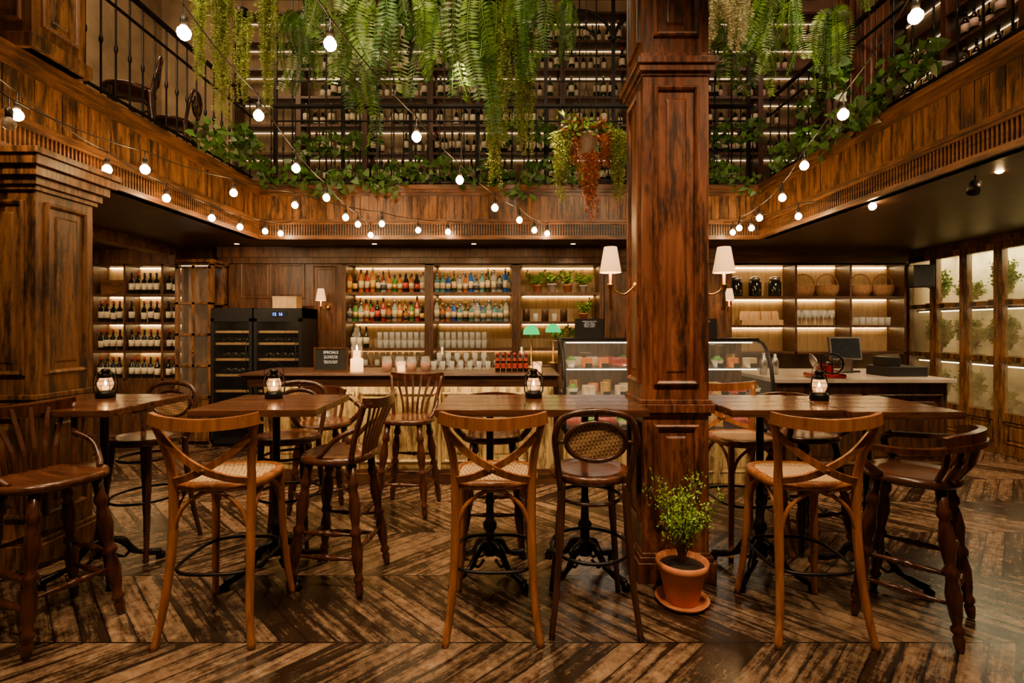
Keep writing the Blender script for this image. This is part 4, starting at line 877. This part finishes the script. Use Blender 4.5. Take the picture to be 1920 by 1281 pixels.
# ceiling spots
sp=dict(root=None,parts=[('housing',B().lathe([(0,0),(.035,0),(.04,-.09),(.034,-.09),(.03,-.03),(0,-.03)],14,Matrix.Rotation(.5,4,'Y')).mesh('h',M_black),-1),('bracket',B().tube([(0,0,.05),(0,0,-.02)],.008,6).mesh('b',M_black),-1)])
spawn(sp,'ceiling_spotlight',(3.35,3.7,2.55),.5,'small black adjustable spotlight on the soffit','spotlight')
dl=dict(root=B().lathe([(0,-.002),(.03,-.002),(.04,-.004),(.042,0)],16,None,[0,1,1]).mesh('dl',[M_led,M_brass]))
for x in(-3.6,-1.8,-.5,.8,2.3): spawn(dl,'recessed_downlight',(x,6.7,2.6),0,'small recessed ceiling downlight','downlight','downlights in the soffit')
# ------------------------------------------------------------ unseen lights added to brighten the room
WC=(1,.65,.34)
def spot(loc,tgt,e,ang=100,rad=.1,col=WC,blend=.8):
    l=bpy.data.lights.new('spot','SPOT'); l.energy=e; l.spot_size=math.radians(ang); l.shadow_soft_size=rad; l.color=col; l.spot_blend=blend
    o=bpy.data.objects.new('unseen_spot',l); COL.objects.link(o); o.location=loc
    o.rotation_euler=(Vector(tgt)-Vector(loc)).to_track_quat('-Z','Y').to_euler()
def area(loc,tgt,e,sx,sy,col=WC):
    l=bpy.data.lights.new('area','AREA'); l.shape='RECTANGLE'; l.size=sx;l.size_y=sy; l.energy=e; l.color=col
    o=bpy.data.objects.new('fill_area',l); COL.objects.link(o); o.location=loc
    o.rotation_euler=(Vector(tgt)-Vector(loc)).to_track_quat('-Z','Y').to_euler()
for x in(-2.6,-.9,.5,2.3): spot((x,.9,4.6),(x*.9,3.2,.7),440,66,.08)  # added fill on tables and stools, no fixtures
for x in(-2.0,0,2.0): spot((x,1.2,4.7),(x*1.1,5.2,3.7),280,56,col=(1,.78,.46))  # added front light on the hanging ferns
for x in(-2.6,-1.0,.9,2.6): spot((x,3.0,5.2),(x,6.3,2.7),300,44)  # added light on the back fascia
for x in(-2.2,-.5,1.5): spot((x,3.3,6.5),(x,3.5,0),600,50)
area((0,2.8,6.6),(0,5.5,3.6),90,4,2)  # added overhead fill, no fixture
for x in(-5,-4.0,4.0,5.0): spot((x,4.5,2.57),(x,5.4,0),120,115,.06)
for x in(-4.9,-3.3): spot((x,5.3,2.57),(x-.2,6.9,1.5),140,85,.06)  # added light on wine rack, cabinet and fridges
for x in(-1.8,-.5,.8,2.3,3.6,4.8): spot((x,6.4,2.57),(x,6.95,1.2),48,120,.06)
for x in(-1.9,-1.35,-.4,.3): spot((x,4.0,3.6),(x,4.95,.6),190,45,.06,(1,.66,.32))  # added light on the gold bar front
spot((5.2,4.6,2.57),(5.8,6.0,.6),90,110,.08)
area((6.42,6.1,2.58),(6.42,6.1,0),100,.24,2.9,(1,.83,.46))  # added fill behind the glazed doors
area((-4.2,4.5,6.6),(-4.0,4.8,3),110,1,2); area((4.3,4.5,6.6),(4.3,4.8,3),45,1,2,(1,.5,.35))  # added fill over both side balconies
w=bpy.data.worlds.new('w'); bpy.context.scene.world=w; w.use_nodes=True
w.node_tree.nodes['Background'].inputs[0].default_value=(.9,.55,.3,1); w.node_tree.nodes['Background'].inputs[1].default_value=.06
